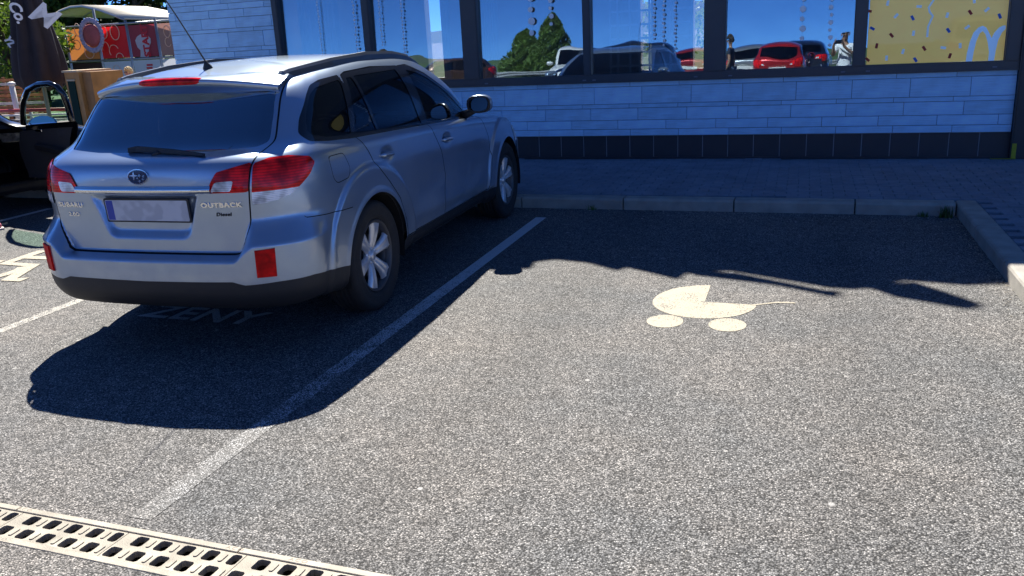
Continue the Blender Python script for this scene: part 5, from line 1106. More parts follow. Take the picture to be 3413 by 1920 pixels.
NAVY = paint_mat('navy_paint', (.012, .022, .055), .4, .25, dust=.1); WHITE = paint_mat('white_paint', (.70, .70, .69), 0., .4, dust=.1); GREYP = paint_mat('grey_paint', (.42, .44, .46), .7, .3, dust=.1); BROWN = paint_mat('bronze_paint', (.10, .045, .025), .5, .3, dust=.1); YVAN = paint_mat('cream_paint', (.62, .52, .28), 0., .4, dust=.1)
def behind(px, y):      # ground spot behind the camera whose mirror image stands at this pixel column
    p = reflected(px, 190, y); return (p.x, y, gz(y))
# parked in the row behind the photographer, seen only in the window glass
def park(name, label, paint, px, y, yaw, wp, sc): p = behind(px, y); return simple_car(name, label, paint, p, yaw, wp, sc)
park('red_hatchback', 'bright red hatchback showing its rear in the window reflection', RED, 2590, -9.4, math.pi, warper(.93, .80, .93, .02, 0, .12), (.93, .80, .93))
park('silver_car', 'pale silver estate beside the bright red hatchback', GREYP, 2490, -10.6, math.pi, warper(.95, .92, .92), (.95, .92, .92))
park('navy_car', 'dark blue car on the far side of the bright red hatchback', NAVY, 2672, -12.2, math.pi, warper(.95, .95, .97), (.95, .95, .97))
park('navy_suv', 'dark blue off-roader standing crosswise in the lane with its bonnet towards the white van', NAVY, 2052, -7.6, R_(90), warper(.98, .95, 1.06, .10, 0, .15), (.98, .95, 1.06)).location.x += 2.2
park('dark_red_car', 'dark red saloon showing its rear behind the dark blue off-roader', RED2, 2300, -12.6, math.pi, warper(.95, .88, .93), (.95, .88, .93))
park('white_van', 'white high-roofed van with its bonnet towards the restaurant', WHITE, 1835, -13.0, R_(-14), warper(.98, .92, 1.08, .14, 0, .1), (.98, .92, 1.08)).location.y -= 3.5
park('bronze_car', 'bronze brown car with a dark roof at the end of the far row', BROWN, 1660, -11.5, R_(60), warper(.95, .9, .97), (.95, .9, .97))
park('cream_van', 'cream coloured van mirrored in the yellow poster window', YVAN, 3260, -9.0, math.pi, warper(1., .95, 1.2, .16, 0, .25), (1., .95, 1.2))
# ---------------------------------------------------------------- people
def skin(name, J, E, mt, parent, sub=1, root=None):
    """joints J: name -> (x, y, z, rx[, ry]); edges E; one continuous skinned surface"""
    keys = list(J); me = bpy.data.meshes.new(name); me.from_pydata([J[k][:3] for k in keys], [(keys.index(a), keys.index(b)) for a, b in E], [])
    o = bpy.data.objects.new(name, me); COL.objects.link(o)
    md = o.modifiers.new('s', 'SKIN'); md.use_smooth_shade = True; md.branch_smoothing = .6
    if not me.skin_vertices: bpy.context.view_layer.update()
    for k, sv in zip(keys, me.skin_vertices[0].data): r = J[k][3:]; sv.radius = (r[0], r[-1]); sv.use_root = (k == (root or keys[0]))
    if sub: o.modifiers.new('u', 'SUBSURF').levels = sub
    dg = bpy.context.evaluated_depsgraph_get(); nm = bpy.data.meshes.new_from_object(o.evaluated_get(dg)); bpy.data.objects.remove(o); bpy.data.meshes.remove(me)
    nm.name = name; nm.materials.clear(); nm.materials.append(mt); nm.polygons.foreach_set('use_smooth', [True]*len(nm.polygons))
    return link(bpy.data.objects.new(name, nm), parent)
SKINS = dict(a=mat('skin_tan', (.36, .20, .13), .5), b=mat('skin_light', (.50, .32, .24), .5))
M_SHOE = mat('shoe_dark', (.03, .03, .03), .6)
def person(label, loc, yaw, H=1.78, sk='a', shirt=(.8, .8, .8), trousers=(.05, .07, .12), shoes=None, hair=None, arms='down', glasses=False, stride=.0, sleeves=True, face_turn=0.):
    t = thing('person', label, 'person', loc, yaw); s = H/1.78; L = {}; k = SKINS[sk]
    # facing -y is towards the viewer of the local frame: front of the body is +y
    def P3(x, y, z): return (x*s, y*s, z*s)
    J = {'pelvis': (*P3(0, 0, .95), .135*s, .105*s), 'waist': (*P3(0, .0, 1.10), .130*s, .10*s), 'chest': (*P3(0, .01, 1.30), .155*s, .115*s), 'collar': (*P3(0, 0, 1.45), .10*s, .075*s), 'neck': (*P3(0, .01, 1.52), .056*s, .056*s), 'skull': (*P3(0, .025, 1.60), .066*s, .080*s), 'crown': (*P3(0, .015, 1.70), .070*s, .085*s)}
    E = [('pelvis', 'waist'), ('waist', 'chest'), ('chest', 'collar'), ('collar', 'neck'), ('neck', 'skull'), ('skull', 'crown')]
    for sg, n in ((1, 'R'), (-1, 'L')):
        st = stride*sg
        J[n+'hip'] = (*P3(sg*.095, 0, .90), .095*s); J[n+'knee'] = (*P3(sg*.105, st*.45+.02, .50), .062*s); J[n+'calf'] = (*P3(sg*.108, st*.7-.01, .33), .058*s); J[n+'ankle'] = (*P3(sg*.11, st-.03, .095), .040*s); J[n+'toe'] = (*P3(sg*.125, st+.13, .04), .038*s, .03*s)
        E += [('pelvis', n+'hip'), (n+'hip', n+'knee'), (n+'knee', n+'calf'), (n+'calf', n+'ankle'), (n+'ankle', n+'toe')]
        J[n+'sh'] = (*P3(sg*.185, 0, 1.42), .062*s)
        if arms == 'phone':
            el, wr = P3(sg*.235, .13, 1.22), P3(sg*.10-.12, .30, 1.44)
        else:
            el, wr = P3(sg*.245, -.02, 1.14), P3(sg*.245, .07, .90)
        J[n+'el'] = (*el, .046*s); J[n+'wr'] = (*wr, .030*s)
        E += [('collar', n+'sh'), (n+'sh', n+'el'), (n+'el', n+'wr')]
        d = Vector(wr)-Vector(el); d.normalize()
        if arms == 'phone': d = (Vector((-sg*.15, .35, .75))).normalized()
        side = Vector((1, 0, 0)); fwd = d.cross(side).normalized(); pal = Vector(wr)+d*.055*s
        J[n+'palm'] = (*pal, .036*s, .018*s); E.append((n+'wr', n+'palm'))
        for i, (off, ln) in enumerate(((-.030, .065), (-.010, .078), (.010, .072), (.029, .055))):
            base = pal+fwd*off*s+d*.028*s; mid_ = base+d*ln*.5*s+Vector((-sg*.006, 0, 0)); tip = base+d*ln*.9*s+Vector((-sg*.022*s, .01, 0))
            for q, nm, r in ((base, 'a', .0095), (mid_, 'b', .0085), (tip, 'c', .007)): J['%sf%d%s' % (n, i, nm)] = (*q, r*s)
            E += [(n+'palm', '%sf%da' % (n, i)), ('%sf%da' % (n, i), '%sf%db' % (n, i)), ('%sf%db' % (n, i), '%sf%dc' % (n, i))]
        tb = pal-fwd*.034*s-d*.012*s; tt = tb-fwd*.022*s+d*.04*s
        J[n+'th1'] = (*tb, .011*s); J[n+'th2'] = (*tt, .009*s); E += [(n+'palm', n+'th1'), (n+'th1', n+'th2')]
    skin('body', J, E, k, t)
    def grow(names, dr): return {n: (*J[n][:3], *[r+dr*s for r in J[n][3:]]) for n in names}
    ms = mat('cloth_%d' % (hash(shirt) % 99991), shirt, .85, noise=.12, nscale=14, bump=.2, bscale=25); mtz = mat('cloth_%d' % (hash(trousers) % 99991), trousers, .9, noise=.15, nscale=14, bump=.2, bscale=25)
    C1 = grow(['pelvis', 'waist', 'chest', 'collar', 'Rsh', 'Lsh', 'Rel', 'Lel'], .016)
    C1['pelvis'] = (*J['pelvis'][:3], J['pelvis'][3]+.03*s, J['pelvis'][4]+.03*s); C1['hem'] = (*P3(0, 0, .86), .165*s, .135*s)
    for n in 'RL':
        a, b = Vector(J[n+'sh'][:3]), Vector(J[n+'el'][:3]); f = .62 if sleeves else .3; C1[n+'el'] = (*a.lerp(b, f), .064*s)
    skin('shirt', C1, [('hem', 'pelvis'), ('pelvis', 'waist'), ('waist', 'chest'), ('chest', 'collar'), ('collar', 'Rsh'), ('collar', 'Lsh'), ('Rsh', 'Rel'), ('Lsh', 'Lel')], ms, t, root='waist')
    C2 = grow(['pelvis', 'Rhip', 'Lhip', 'Rknee', 'Lknee', 'Rcalf', 'Lcalf', 'Rankle', 'Lankle'], .016)
    skin('trousers', C2, [('pelvis', 'Rhip'), ('pelvis', 'Lhip'), ('Rhip', 'Rknee'), ('Lhip', 'Lknee'), ('Rknee', 'Rcalf'), ('Lknee', 'Lcalf'), ('Rcalf', 'Rankle'), ('Lcalf', 'Lankle')], mtz, t, root='pelvis')
    for n in 'RL':
        a, b = J[n+'ankle'], J[n+'toe']; ax, ay = a[0], a[1]
        C3 = {'heel': (ax, ay-.045*s, .045*s, .042*s), 'mid': (ax+.004, ay+.04*s, .055*s, .045*s), 'ball': (b[0], b[1]-.03*s, .042*s, .046*s, .038*s), 'tip': (b[0], b[1]+.035*s, .036*s, .032*s, .026*s), 'top': (ax, ay, .10*s, .045*s)}
        sh = skin('shoe', C3, [('heel', 'mid'), ('mid', 'ball'), ('ball', 'tip'), ('mid', 'top')], shoes or M_SHOE, t, root='mid'); so = MB(); so.prism([(ax-.042*s, ay-.085*s), (ax+.042*s, ay-.085*s), (b[0]+.05*s, b[1]-.03*s), (b[0]+.03*s, b[1]+.075*s), (b[0]-.03*s, b[1]+.075*s), (b[0]-.05*s, b[1]-.03*s)], .0, .018*s); so.build('sole', mat('shoe_sole', (.5, .45, .45), .7), sh)
    hx = Vector(P3(0, .03, 1.655)); f = MB()   # face
    Mh = Matrix.Translation(hx)@Matrix.Rotation(face_turn, 4, 'Z')
    f.ball((0, .088*s, -.012*s), (.014*s, .022*s, .024*s), 8, 6, Mh)
    for sg in (1, -1): f.ball((sg*.080*s, -.005*s, -.005*s), (.012*s, .022*s, .034*s), 8, 6, Mh)
    f.build('nose_and_ears', k, t, True)
    e = MB()
    if glasses:
        for sg in (1, -1): e.bevbox((sg*.036*s-.028*s, .076*s, -.004*s), (sg*.036*s+.028*s, .092*s, .032*s), .006, Mh)
        e.box((-.07*s, .078*s, .014*s), (.07*s, .084*s, .024*s), Mh)
        for sg in (1, -1): e.box((sg*.074*s-.004, -.01*s, .014*s), (sg*.074*s+.004, .082*s, .022*s), Mh)
        e.build('sunglasses', CM['gloss'], t)
    else:
        for sg in (1, -1): e.ball((sg*.030*s, .076*s, .012*s), .011*s, 8, 6, Mh)
        e.build('eyes', mat('eye', (.05, .04, .03), .2), t, True)
    m_ = MB(); m_.ball((0, .080*s, -.058*s), (.026*s, .010*s, .008*s), 10, 6, Mh); m_.build('mouth', mat('lips', (.30, .12, .10), .5), t, True)
    if hair is not None:
        hb = MB(); rng = random.Random(3)
        for i in range(90):
            u, v_ = rng.uniform(0, 6.28), rng.uniform(-.25, 1.0); r = math.sqrt(max(0, 1-v_*v_)); x_, y_, z_ = .088*r*math.cos(u), .100*r*math.sin(u)-.012, .105*v_+.02
            if y_ > .045 and z_ < .06: continue
            hb.ball((x_*s, y_*s, z_*s), (.026*s, .026*s, .03*s), 6, 5, Mh)
        hb.build('hair', hair, t, True)
    return t, J, s
# the photographer, mirrored in the window: stands just behind the camera and holds the phone
ph_t, JJ, ss = person('bald man in white shirt and sunglasses photographing with a phone', (.13, -.46, gz(-.46)), 0., 1.80, 'a', (.82, .82, .84), (.06, .08, .13), arms='phone', glasses=True)
phone = thing('smartphone', 'dark smartphone held up by the man in the white shirt', 'phone', (0, -.075, CAMH-.01), _yaw*.5)
b = MB(); b.bevbox((-.078, -.005, -.038), (.078, .004, .038), .003); b.build('case', CM['gloss'], phone); b = MB(); b.lathe([(0, .0045), (.006, .0045), (.007, .004)], 10, Matrix.Translation((-.055, 0, .02)), axis='y'); b.build('camera_lens', CM['gap'], phone)
bag = thing('shoulder_bag', 'small black shoulder bag on the hip of the photographing man', 'bag', (.40, -.46, .98)); b = MB(); b.bevbox((-.05, -.13, -.12), (.05, .13, .12), .03); b.build('pouch', CM['black'], bag); b = MB(); b.tube([(0, .09, .10), (-.12, .14, .30), (-.32, .14, .47), (-.42, .02, .55), (-.30, -.12, .44), (-.08, -.12, .2), (0, -.08, .1)], .010, 6); b.build('strap', CM['black'], bag, True)
p = behind(2436, -3.4); person('man in navy shirt and jeans walking across the lane', (p[0], p[1], p[2]), R_(100), 1.78, 'a', (.012, .02, .05), (.05, .09, .17), hair=mat('hair_dark', (.03, .02, .015), .7), stride=.18)
hp_ = at_depth(430, 244, 14.); person('blond child beyond the silver estate near the play pavilion', (hp_[0], 14., 0.), R_(170), float(hp_[2])+.11, 'b', (.35, .12, .10), (.10, .10, .14), hair=mat('hair_blond', (.62, .44, .20), .6))
M_PINK = mat('pink_shoe', (.55, .14, .20), .6)
person('person in pink shoes and dark clothes beside the black hatchback', (-7.66, 6.28, 0), R_(-115), 1.66, 'b', (.03, .03, .04), (.025, .025, .03), shoes=M_PINK, hair=mat('hair_dark', (.03, .02, .015), .7), stride=.13)
# ---------------------------------------------------------------- left background: parasol, cabinet, terrace, play pavilion
def D_(px, py, y): return Vector(at_depth(px, py, y))
# closed parasol
M_PARA = mat('parasol_cloth', (.024, .017, .021), .85, noise=.25, nscale=6, bump=.15, bscale=30); M_WHT = mat('print_white', (.72, .74, .80), .7)
pc = D_(128, 200, 13.); par = thing('closed_parasol', 'folded dark brown parasol with white script lettering', 'parasol', (pc.x, 13., 0))
c = MB(); n = 48; rws = []
for z, r in ((1.10, .33), (1.16, .42), (1.35, .445), (1.7, .42), (2.1, .36), (2.6, .27), (3.1, .17), (3.5, .07), (3.6, .02)):
    row = []
    for i in range(n):
        a = 2*math.pi*i/n; fold = 1+.16*math.cos(8*a+.6*math.sin(z*2))+.05*math.cos(16*a+z); zz = z+(.07*math.cos(8*a+1) if z < 1.2 else 0); row.append((r*fold*math.cos(a), r*fold*math.sin(a)*.85, zz))
    rws.append(row)
c.add([q for r in rws for q in r], [(i*n+j, i*n+(j+1) % n, i*n+n+(j+1) % n, i*n+n+j) for i in range(len(rws)-1) for j in range(n)]); c.build('canopy', M_PARA, par, True)
c = MB(); c.tube([(0, 0, .0), (0, 0, 3.7)], .035, 10); c.build('pole', CM['rail_end'], par, True); c = MB(); c.bevbox((-.4, -.4, .0), (.4, .4, .09), .02); c.build('base', CM['rail_end'], par)
def cloth_text(s, px, py, size, rot, sh=.2):
    q = D_(px, py, 13.); d = Vector((-q.x, -13., 0)).normalized(); X = Vector((-d.y, d.x, 0)); M = Matrix(((X.x, 0, d.x, q.x-pc.x+d.x*.50), (X.y, 0, d.y, d.y*.50), (0, 1, 0, q.z), (0, 0, 0, 1)))
    return text_mesh('lettering', s, size, M_WHT, par, M@Matrix.Rotation(R_(rot), 4, 'Z'), .004, 1., sh, 1., .008)
cloth_text('M', 143, 55, .52, -38); cloth_text('Co.', 58, 45, .26, -74); cloth_text('YL', 31, 140, .17, -66)
# timber cabinet
M_WOOD = mat('cabinet_wood', (.46, .22, .06), .7, noise=.25, nscale=5, bump=.1); M_WOOD2 = mat('cabinet_edge', (.55, .40, .24), .5); M_GREENP = mat('green_panel', (.010, .035, .030), .9, spec=.1)
q = D_(262, 250, 12.3); cab = thing('litter_cabinet', 'brown timber litter cabinet with a dark green flap', 'litter bin', (q.x, 12.3, 0), R_(-24)); hz = 1.37
c = MB(); c.box((-.62, 0, .06), (-.002, .55, hz)); c.build('front_case', M_WOOD, cab); c = MB(); c.box((.002, .06, .06), (.36, .62, hz)); c.build('side_case', mat('cabinet_dark', (.34, .15, .04), .7, noise=.25, nscale=5), cab)
c = MB(); c.box((-.65, -.03, hz+.002), (.0, .58, hz+.035)); c.build('top_board', M_WOOD2, cab); c = MB(); c.box((-.50, -.018, .25), (-.20, -.001, 1.22)); c.build('flap', M_GREENP, cab); c = MB(); c.box((-.52, -.022, 1.222), (-.18, -.001, 1.25)); c.build('flap_edge', M_WOOD2, cab); c = MB(); c.box((-.58, .04, 0), (.32, .5, .06)); c.build('plinth', CM['black'], cab)
# terrace fence: posts, red and white rails, timber slats each its own
M_SL = [mat('slat_%s' % k, c_, .7, noise=.3, nscale=4) for k, c_ in (('orange', (.50, .20, .06)), ('pale', (.62, .55, .45)), ('brown', (.26, .11, .04)))]
f0, f1 = D_(-40, 330, 15.2), D_(260, 330, 15.2); tf = thing('terrace_fence', 'slatted orange and pale timber fence behind the black car', 'fence', (f0.x, 15.2, 0)); Lf = f1.x-f0.x
for k in range(10): c = MB(); c.box((0, 0, .42+k*.085), (Lf*.62, .02, .42+k*.085+.06)); c.build('slat', M_SL[(k*7+k//3) % 3], tf)
for k in range(4): c = MB(); c.box((Lf*.2*k-.03, .022, 0), (Lf*.2*k+.03, .08, 1.28)); c.build('fence_post', M_SL[2], tf)
rl = thing('red_railing', 'red and white tubular railing on white posts by the terrace', 'railing', (f0.x, 14.4, 0))
for z, mt_, r in ((.60, mat('red_rail', (.42, .03, .025), .45), .035), (.50, mat('white_rail', (.7, .68, .64), .5), .022), (.40, M_SL[1], .018)): c = MB(); c.tube([(-.5, 0, z), (4.6, 0, z)], r, 8); c.build('rail', mt_, rl, True)
for k in range(5): c = MB(); c.tube([(-.3+k*1.15, .03, 0), (-.3+k*1.15, .03, .62)], .03, 8); c.build('post', mat('white_rail', (.7, .68, .64), .5), rl, True)
qp = D_(38, 280, 14.7); wp_ = thing('white_post', 'rounded white post in front of the timber fence', 'post', (qp.x, 14.7, 0)); c = MB(); c.tube([(0, 0, 0), (0, 0, qp.z-.02)], .055, 10); c.build('shaft', mat('white_rail', (.7, .68, .64), .5), wp_, True); c = MB(); c.ball((0, 0, qp.z), (.09, .09, .05), 12, 6); c.build('cap', mat('white_rail', (.7, .68, .64), .5), wp_, True)
tb = thing('planter', 'terracotta planter box beside the timber cabinet', 'planter', (D_(330, 400, 12.6).x, 12.9, 0), R_(-24)); c = MB(); c.bevbox((-.45, 0, 0), (.5, .4, .75), .03); c.build('box', mat('terracotta', (.42, .12, .05), .7), tb)
# play pavilion
YP = 20.; pv_t = thing('play_pavilion', 'steel play pavilion with a cream barrel roof and picture panels', 'play pavilion', (0, 0, 0))
M_STEEL = mat('steel_post', (.32, .35, .38), .4, .6); M_CANV = mat('canopy_cream', (.66, .60, .47), .6, noise=.1)
arch = [D_(178, 56, 22.2), D_(186, 47, 22.1), D_(200, 38, 21.9), D_(235, 25, 21.5), D_(275, 22, 21.2), D_(330, 34, 20.7), D_(380, 52, 20.3), D_(415, 65, 20.)]; EV = D_(600, 71, 20.3)-D_(415, 66, 20.)
c = MB(); nA = len(arch); pts = []
for kk in (0, 1):
    for off in (0, .05): pts += [a_+EV*kk*1.25+Vector((0, 0, off)) for a_ in arch]
ff = [(i, i+1, 2*nA+i+1, 2*nA+i) for i in range(nA-1)]+[(nA+i, 3*nA+i, 3*nA+i+1, nA+i+1) for i in range(nA-1)]+[(i, nA+i, nA+i+1, i+1) for i in range(nA-1)]+[(2*nA+i, 2*nA+i+1, 3*nA+i+1, 3*nA+i) for i in range(nA-1)]+[(nA-1, 2*nA-1, 4*nA-1, 3*nA-1), (0, 2*nA, 3*nA, nA)]
c.add(pts, ff); fix_normals(c.build('canopy', M_CANV, pv_t, True)); c = MB(); c.tube(arch, .035, 8); c.tube([a_+EV*.62 for a_ in arch], .03, 8); c.build('canopy_hoop', M_STEEL, pv_t, True)
xs_p = [D_(p_, 140, YP).x for p_ in (222, 330, 430, 528, 600)]; ztop = D_(415, 68, YP).z
for i, x_ in enumerate(xs_p): c = MB(); c.tube([(x_, YP, 0), (x_, YP, ztop+(.35 if i == 1 else 0))], .035, 8); c.build('post', M_STEEL, pv_t, True)
zm = D_(330, 199, YP).z; zb = .55
for z in (zm-.03, ztop-.08, zb): c = MB(); c.tube([(xs_p[0], YP-.01, z), (xs_p[-1], YP-.01, z)], .028, 8); c.build('cross_bar', M_STEEL, pv_t, True)
PC = dict(orange=(.60, .22, .06), red=(.80, .015, .02), maroon=(.34, .04, .06), pink=(.42, .22, .18), white=(.62, .64, .70), dark=(.05, .02, .015))
def sheet_mat(col):
    m = mat('panel_'+col, PC[col], .5, noise=.06); n, b = nodes_of(m)
    if not any(x.type == 'BSDF_TRANSLUCENT' for x in n.nodes):     # thin plastic sheet, sun behind it
        tr = n.nodes.new('ShaderNodeBsdfTranslucent'); tr.inputs[0].default_value = (*PC[col], 1); ms = n.nodes.new('ShaderNodeMixShader'); ms.inputs[0].default_value = .35; n.links.new(b.outputs[0], ms.inputs[1]); n.links.new(tr.outputs[0], ms.inputs[2]); n.links.new(ms.outputs[0], n.nodes['Material Output'].inputs[0])
    return m
def panel(i, z0, z1, col): c = MB(); c.add([(xs_p[i]+.05, YP, z0), (xs_p[i+1]-.05, YP, z0), (xs_p[i+1]-.05, YP, z1), (xs_p[i]+.05, YP, z1)], [(0, 1, 2, 3)]); return c.build('panel', sheet_mat(col), pv_t)
for i, (u_, l_) in enumerate((('orange', 'dark'), ('red', 'white'), ('maroon', 'white'), ('pink', 'white'))): panel(i, zm+.02, ztop-.14, u_); panel(i, zb+.03, zm-.07, l_)
M_LINEP = mat('panel_line', (.75, .50, .38), .6)
def loop(px, py, r, sx=1., w=.012, arc=(0, 360)): q_ = D_(px, py, YP-.02); c = MB(); c.tube([(q_.x+r*sx*math.cos(a), YP-.018, q_.z+r*math.sin(a)) for a in np.linspace(R_(arc[0]), R_(arc[1]), 22)], w, 5); c.build('line_drawing', M_LINEP, pv_t, True)
for a in ((258, 100, .17, .6), (256, 150, .13, 1), (298, 175, .16, 1), (345, 108, .17, .7), (382, 108, .20, .75), (352, 160, .16, .7, .012, (0, 200)), (380, 170, .16, 1, .012, (20, 220)), (400, 192, .12, 1, .012, (0, 180)), (556, 105, .15, .7), (560, 140, .12, .8, .012, (60, 330)), (390, 235, .15, .8, .006), (378, 245, .10, 1, .006)): loop(*a)
q_ = D_(478, 160, YP); c = MB(); s_ = .0085
bot = [(455, 145), (452, 135), (458, 122), (468, 115), (480, 114), (494, 118), (503, 128), (504, 142), (498, 158), (496, 190), (470, 190), (470, 168), (460, 158)]
c.prism([(D_(a_, b_, YP).x, D_(a_, b_, YP).z) for a_, b_ in bot], YP-.018, YP-.014, lambda a, b_, d: (a, d, b_)); fix_normals(c.build('white_bottle_print', mat('panel_white', PC['white'], .5), pv_t))
text_mesh('lettering', 'START', .29, mat('panel_deepred', (.50, .012, .025), .5), pv_t, Matrix.Translation((D_(488, 135, YP).x, YP-.022, D_(488, 135, YP).z))@FRAME_REAR@Matrix.Rotation(R_(90), 4, 'Z'), .003, 1.0, 0, 1., .012)
for k in range(4): q_ = D_(500, 216+k*10, YP); c = MB(); c.box((q_.x-.10, YP-.018, q_.z-.028), (q_.x+.10, YP-.0135, q_.z+.022)); c.build('red_stripe', mat('panel_deepred', (.26, .01, .02), .5), pv_t)
ring = thing('scalloped_ring', 'lilac scalloped ring with a red disc hanging on the play pavilion', 'decoration', (0, 0, 0)); q_ = D_(305, 118, YP-.3); c = MB()
for k in range(26): a = 2*math.pi*k/26; c.ball((q_.x+.36*math.cos(a), YP-.3, q_.z+.40*math.sin(a)), (.075, .035, .075), 8, 6)
c.build('ruffle', mat('lilac', (.36, .33, .45), .7, noise=.3, nscale=20), ring, True); c = MB(); c.lathe([(0, -.03), (.20, -.025), (.30, 0), (.30, .02), (0, .03)], 26, Matrix.Translation((q_.x, YP-.3, q_.z)), axis='y'); c.build('disc', mat('faded_red', (.42, .09, .09), .6, noise=.2), ring, True); c = MB(); c.tube([(q_.x, YP-.28, q_.z+.4), (q_.x, YP-.02, ztop-.05)], .01, 5); c.build('hanger', M_STEEL, ring)
# ---------------------------------------------------------------- trees, hedge, verge
def leaf_mat(name, col, var=.45):
    m = mat(name, col, .55, 0, .3); n, b = nodes_of(m); tc = n.nodes.new('ShaderNodeTexCoord'); nz = n.nodes.new('ShaderNodeTexNoise'); nz.inputs['Scale'].default_value = 2.2; nz.inputs['Detail'].default_value = 3; n.links.new(tc.outputs['Object'], nz.inputs['Vector'])
    r = n.nodes.new('ShaderNodeMapRange'); r.inputs[1].default_value = .3; r.inputs[2].default_value = .7; r.inputs[3].default_value = 1-var; r.inputs[4].default_value = 1+var; n.links.new(nz.outputs['Fac'], r.inputs[0])
    mx = n.nodes.new('ShaderNodeMix'); mx.data_type = 'RGBA'; mx.blend_type = 'MULTIPLY'; mx.inputs[0].default_value = 1; mx.inputs[6].default_value = (*col, 1); n.links.new(r.outputs[0], mx.inputs[7]); n.links.new(mx.outputs[2], b.inputs['Base Color'])
    tr = n.nodes.new('ShaderNodeBsdfTranslucent'); tr.inputs[0].default_value = (col[0]*1.6, col[1]*1.5, col[2]*.8, 1); ms = n.nodes.new('ShaderNodeMixShader'); ms.inputs[0].default_value = .3; out = n.nodes['Material Output']; n.links.new(b.outputs[0], ms.inputs[1]); n.links.new(tr.outputs[0], ms.inputs[2]); n.links.new(ms.outputs[0], out.inputs[0]); return m
M_BARK = mat('bark', (.09, .065, .045), .9, noise=.3, nscale=10, bump=.5, bscale=30)
LEAF = [leaf_mat('leaf_dark', (.030, .060, .018)), leaf_mat('leaf_mid', (.055, .105, .022)), leaf_mat('leaf_bright', (.10, .17, .03)), leaf_mat('leaf_conifer', (.10, .17, .035))]
def leaves(rng, centres, n, size):
    """leaf faces scattered through clumps: returns verts, faces"""
    C = np.array([c[:3] for c in centres]); Rr = np.array([c[3] for c in centres]); k = rng.choice(len(C), n, p=Rr**2/np.sum(Rr**2))
    d = rng.normal(size=(n, 3)); d /= np.linalg.norm(d, axis=1, keepdims=True); p = C[k]+d*(Rr[k]*rng.uniform(.35, 1.08, n)**.6)[:, None]*np.array([1, 1, .8])
    a = rng.normal(size=(n, 3)); a /= np.linalg.norm(a, axis=1, keepdims=True); b = np.cross(a, rng.normal(size=(n, 3))); b /= np.maximum(np.linalg.norm(b, axis=1, keepdims=True), 1e-6); s = (size*rng.uniform(.6, 1.4, n))[:, None]
    V = np.stack([p-a*s, p+b*s*.5, p+a*s, p-b*s*.5], 1).reshape(-1, 3); F = np.arange(4*n).reshape(-1, 4); return V, F
def tree(name, label, loc, h, spread, lm, seed, n=5000, size=.10, group=None, trunk_r=.14, low=.3):
    rng = np.random.default_rng(seed); t = thing(name, label, 'tree', loc, 0, group); tr = MB(); tr.tube([(0, 0, 0), (.05, .02, h*.3), (-.03, .04, h*.6), (.02, 0, h*.85)], [trunk_r, trunk_r*.75, trunk_r*.45, trunk_r*.15], 8); cl = []
    for k in range(11):
        z = h*(low+(.95-low)*k/10); f = math.sin(math.pi*min(1, (k+1.5)/11.5))**.7; a = k*2.4+rng.uniform(0, 1); r = spread*f*rng.uniform(.45, .8); c = (r*math.cos(a), r*math.sin(a), z, spread*.42*f*rng.uniform(.8, 1.25)); cl.append(c); tr.tube([(0, 0, z*.8), (c[0]*.5, c[1]*.5, z*.92), c[:3]], [trunk_r*.4, trunk_r*.25, .02], 6)
    cl.append((0, 0, h*.62, spread*.5)); tr.build('trunk', M_BARK, t, True); V, F = leaves(rng, cl, n, size); me = bpy.data.meshes.new('crown'); me.vertices.add(len(V)); me.vertices.foreach_set('co', V.ravel()); me.loops.add(len(F)*4); me.loops.foreach_set('vertex_index', F.ravel()); me.polygons.add(len(F)); me.polygons.foreach_set('loop_start', np.arange(0, 4*len(F), 4)); me.polygons.foreach_set('loop_total', np.full(len(F), 4)); me.update(calc_edges=True); me.materials.append(lm); link(bpy.data.objects.new('crown', me), t); return t
def conifer(label, loc, h, r, seed):
    rng = np.random.default_rng(seed); t = thing('conifer', label, 'tree', loc); tr = MB(); tr.tube([(0, 0, 0), (0, 0, h)], [.16, .02], 8); tr.build('trunk', M_BARK, t, True); n = 11000; z = rng.uniform(.03, 1, n)**1.1; a = rng.uniform(0, 6.28, n); rad = np.sin(np.pi*np.clip(z, 0, 1)**.62)**.75*r*rng.uniform(.3, 1.0, n)**.5*(1+.30*np.sin(a*3+z*9)*np.sin(z*17+a*2)); p = np.stack([rad*np.cos(a), rad*np.sin(a), z*h-rad*.25+.3], 1)
    d = rng.normal(size=(n, 3)); d /= np.linalg.norm(d, axis=1, keepdims=True); b = np.cross(d, rng.normal(size=(n, 3))); b /= np.linalg.norm(b, axis=1, keepdims=True); s = .10; V = np.stack([p-d*s, p+b*s*.35, p+d*s, p-b*s*.35], 1).reshape(-1, 3); mesh('crown', V, np.arange(4*n).reshape(-1, 4), LEAF[3], t)
for i, (px, y, h, sp, li, lab_) in enumerate(((10, 19., 4.0, 1.8, 2, 'bright green leafy tree behind the dark parasol'), (120, 27., 7.5, 2.6, 1, 'mid green tree rising behind the parasol and the pavilion'), (240, 29., 8., 2.8, 0, 'dark green tree directly behind the barrel roof peak'), (360, 30., 8.5, 3.0, 0, 'dark tree behind the right half of the barrel roof'), (470, 29., 8., 3.0, 0, 'dark tree between the pavilion roof and the restaurant corner'), (585, 31., 9., 3.2, 0, 'tall dark tree standing behind the restaurant corner'), (-60, 28., 7., 3., 1, 'green tree at the left end of the tree row'), (60, 33., 8., 3., 0, 'dark tree filling the gap behind the bright leafy one'))):
    q_ = D_(px, 150, y); tree('leafy_tree', lab_, (q_.x, y, 0), h, sp, LEAF[li], 11+i, 5200 if li != 2 else 6000, .13 if li != 2 else .08, None, .16, .12)
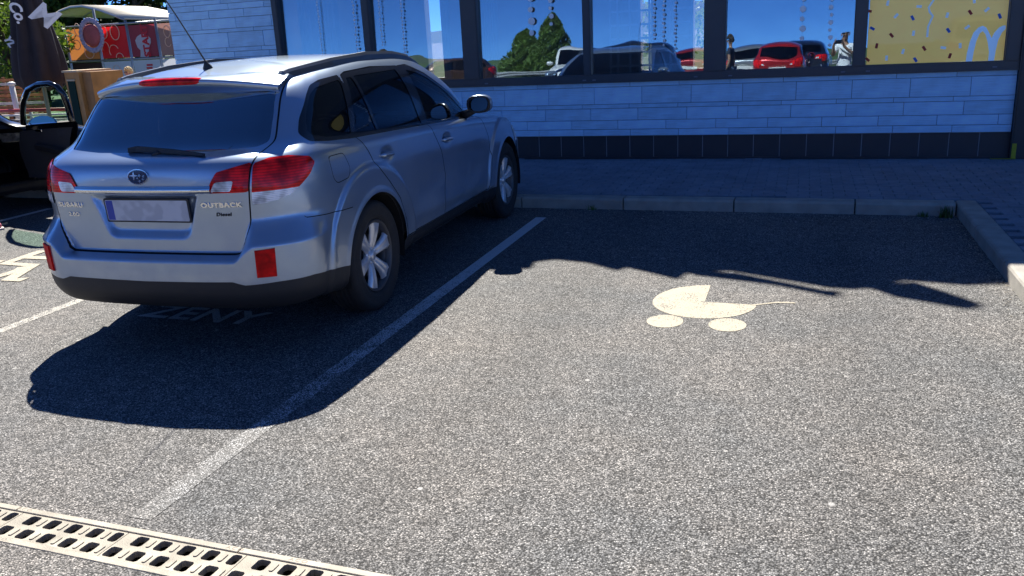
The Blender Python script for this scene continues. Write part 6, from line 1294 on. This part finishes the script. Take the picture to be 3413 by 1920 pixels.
hd = np.random.default_rng(5); cl = [(x_, 24.5+.5*math.sin(x_*3), .6+.5*hd.uniform(), .75) for x_ in np.arange(-32, -12, .7)]; V, F = leaves(hd, cl, 9000, .09); o = mesh('hedge', V, F, LEAF[1]); o['kind'] = 'stuff'; o['label'] = 'green hedge behind the play area'
cl = [(x_, 22+.4*math.sin(x_*2), .9+1.4*hd.uniform(), .8) for x_ in np.arange(-8, 5, .6)]; V, F = leaves(hd, cl, 6000, .08); V = V+np.array([0, .5, 0]); o = mesh('hedge', V, F, leaf_mat('leaf_painted_sun', (.22, .32, .06))); o['kind'] = 'stuff'; o['label'] = 'bright hedge behind the restaurant'  # leaf colour brightened to stand in for sunlight on the hedge
M_GRASS = mat('grass', (.055, .10, .025), .9, noise=.4, nscale=3, bump=.5, bscale=60); o = mesh('verge', [(-60, 18.02, .012), (-8.6, 18.02, .012), (-8.6, 21.2, .012), (30, 21.2, .012), (30, 60, .012), (-60, 60, .012)], [(0, 1, 2, 3, 4, 5)], M_GRASS); o['kind'] = 'structure'; fix_up(o)
zz = lambda y: gz(y)+.012
o = mesh('grass_bank', [(-90, -110, zz(-110)), (90, -110, zz(-110)), (90, -20, zz(-20)), (-90, -20, zz(-20))], [(0, 1, 2, 3)], M_GRASS); o['kind'] = 'structure'; fix_up(o)
p = reflected(1842, 150, -24.); conifer('tall dense conifer mirrored above the white van', (p.x, -24., gz(-24)), 3.1, 1.15, 3); p = reflected(1752, 150, -25.); conifer('shorter broad conifer beside the tall one', (p.x, -25., gz(-25)), 2.35, 1.2, 4)
gr = thing('guard_rail', 'grey steel guard rail along the grass bank behind the car park', 'guard rail', (0, -19., gz(-19))); b = MB(); b.prism([(0, .45), (.03, .50), (0, .56), (.03, .62), (0, .68), (-.02, .68), (.01, .62), (-.02, .56), (.01, .50), (-.02, .45)], -40, 40, lambda a, c_, d: (d, a, c_)); fix_normals(b.build('beam', mat('galvanised', (.20, .21, .22), .7), gr))
for k in range(-10, 11): b = MB(); b.box((k*4-.04, -.1, 0), (k*4+.04, -.03, .66)); b.build('rail_post', M_STEEL, gr)
# low hills far off
b = MB(); n = 90; rr = 330; v = []
for i in range(n): a = 2*math.pi*i/n; v += [(rr*math.cos(a), rr*math.sin(a), -1), (rr*1.1*math.cos(a), rr*1.1*math.sin(a), 7+3*math.sin(a*5)+2*math.sin(a*11+1))]
b.add(v, [(2*i, 2*((i+1) % n), 2*((i+1) % n)+1, 2*i+1) for i in range(n)]); hl = b.build('hills', mat('hill_wood', (.05, .075, .05), .95, noise=.3, nscale=.05), None, True); hl['kind'] = 'structure'
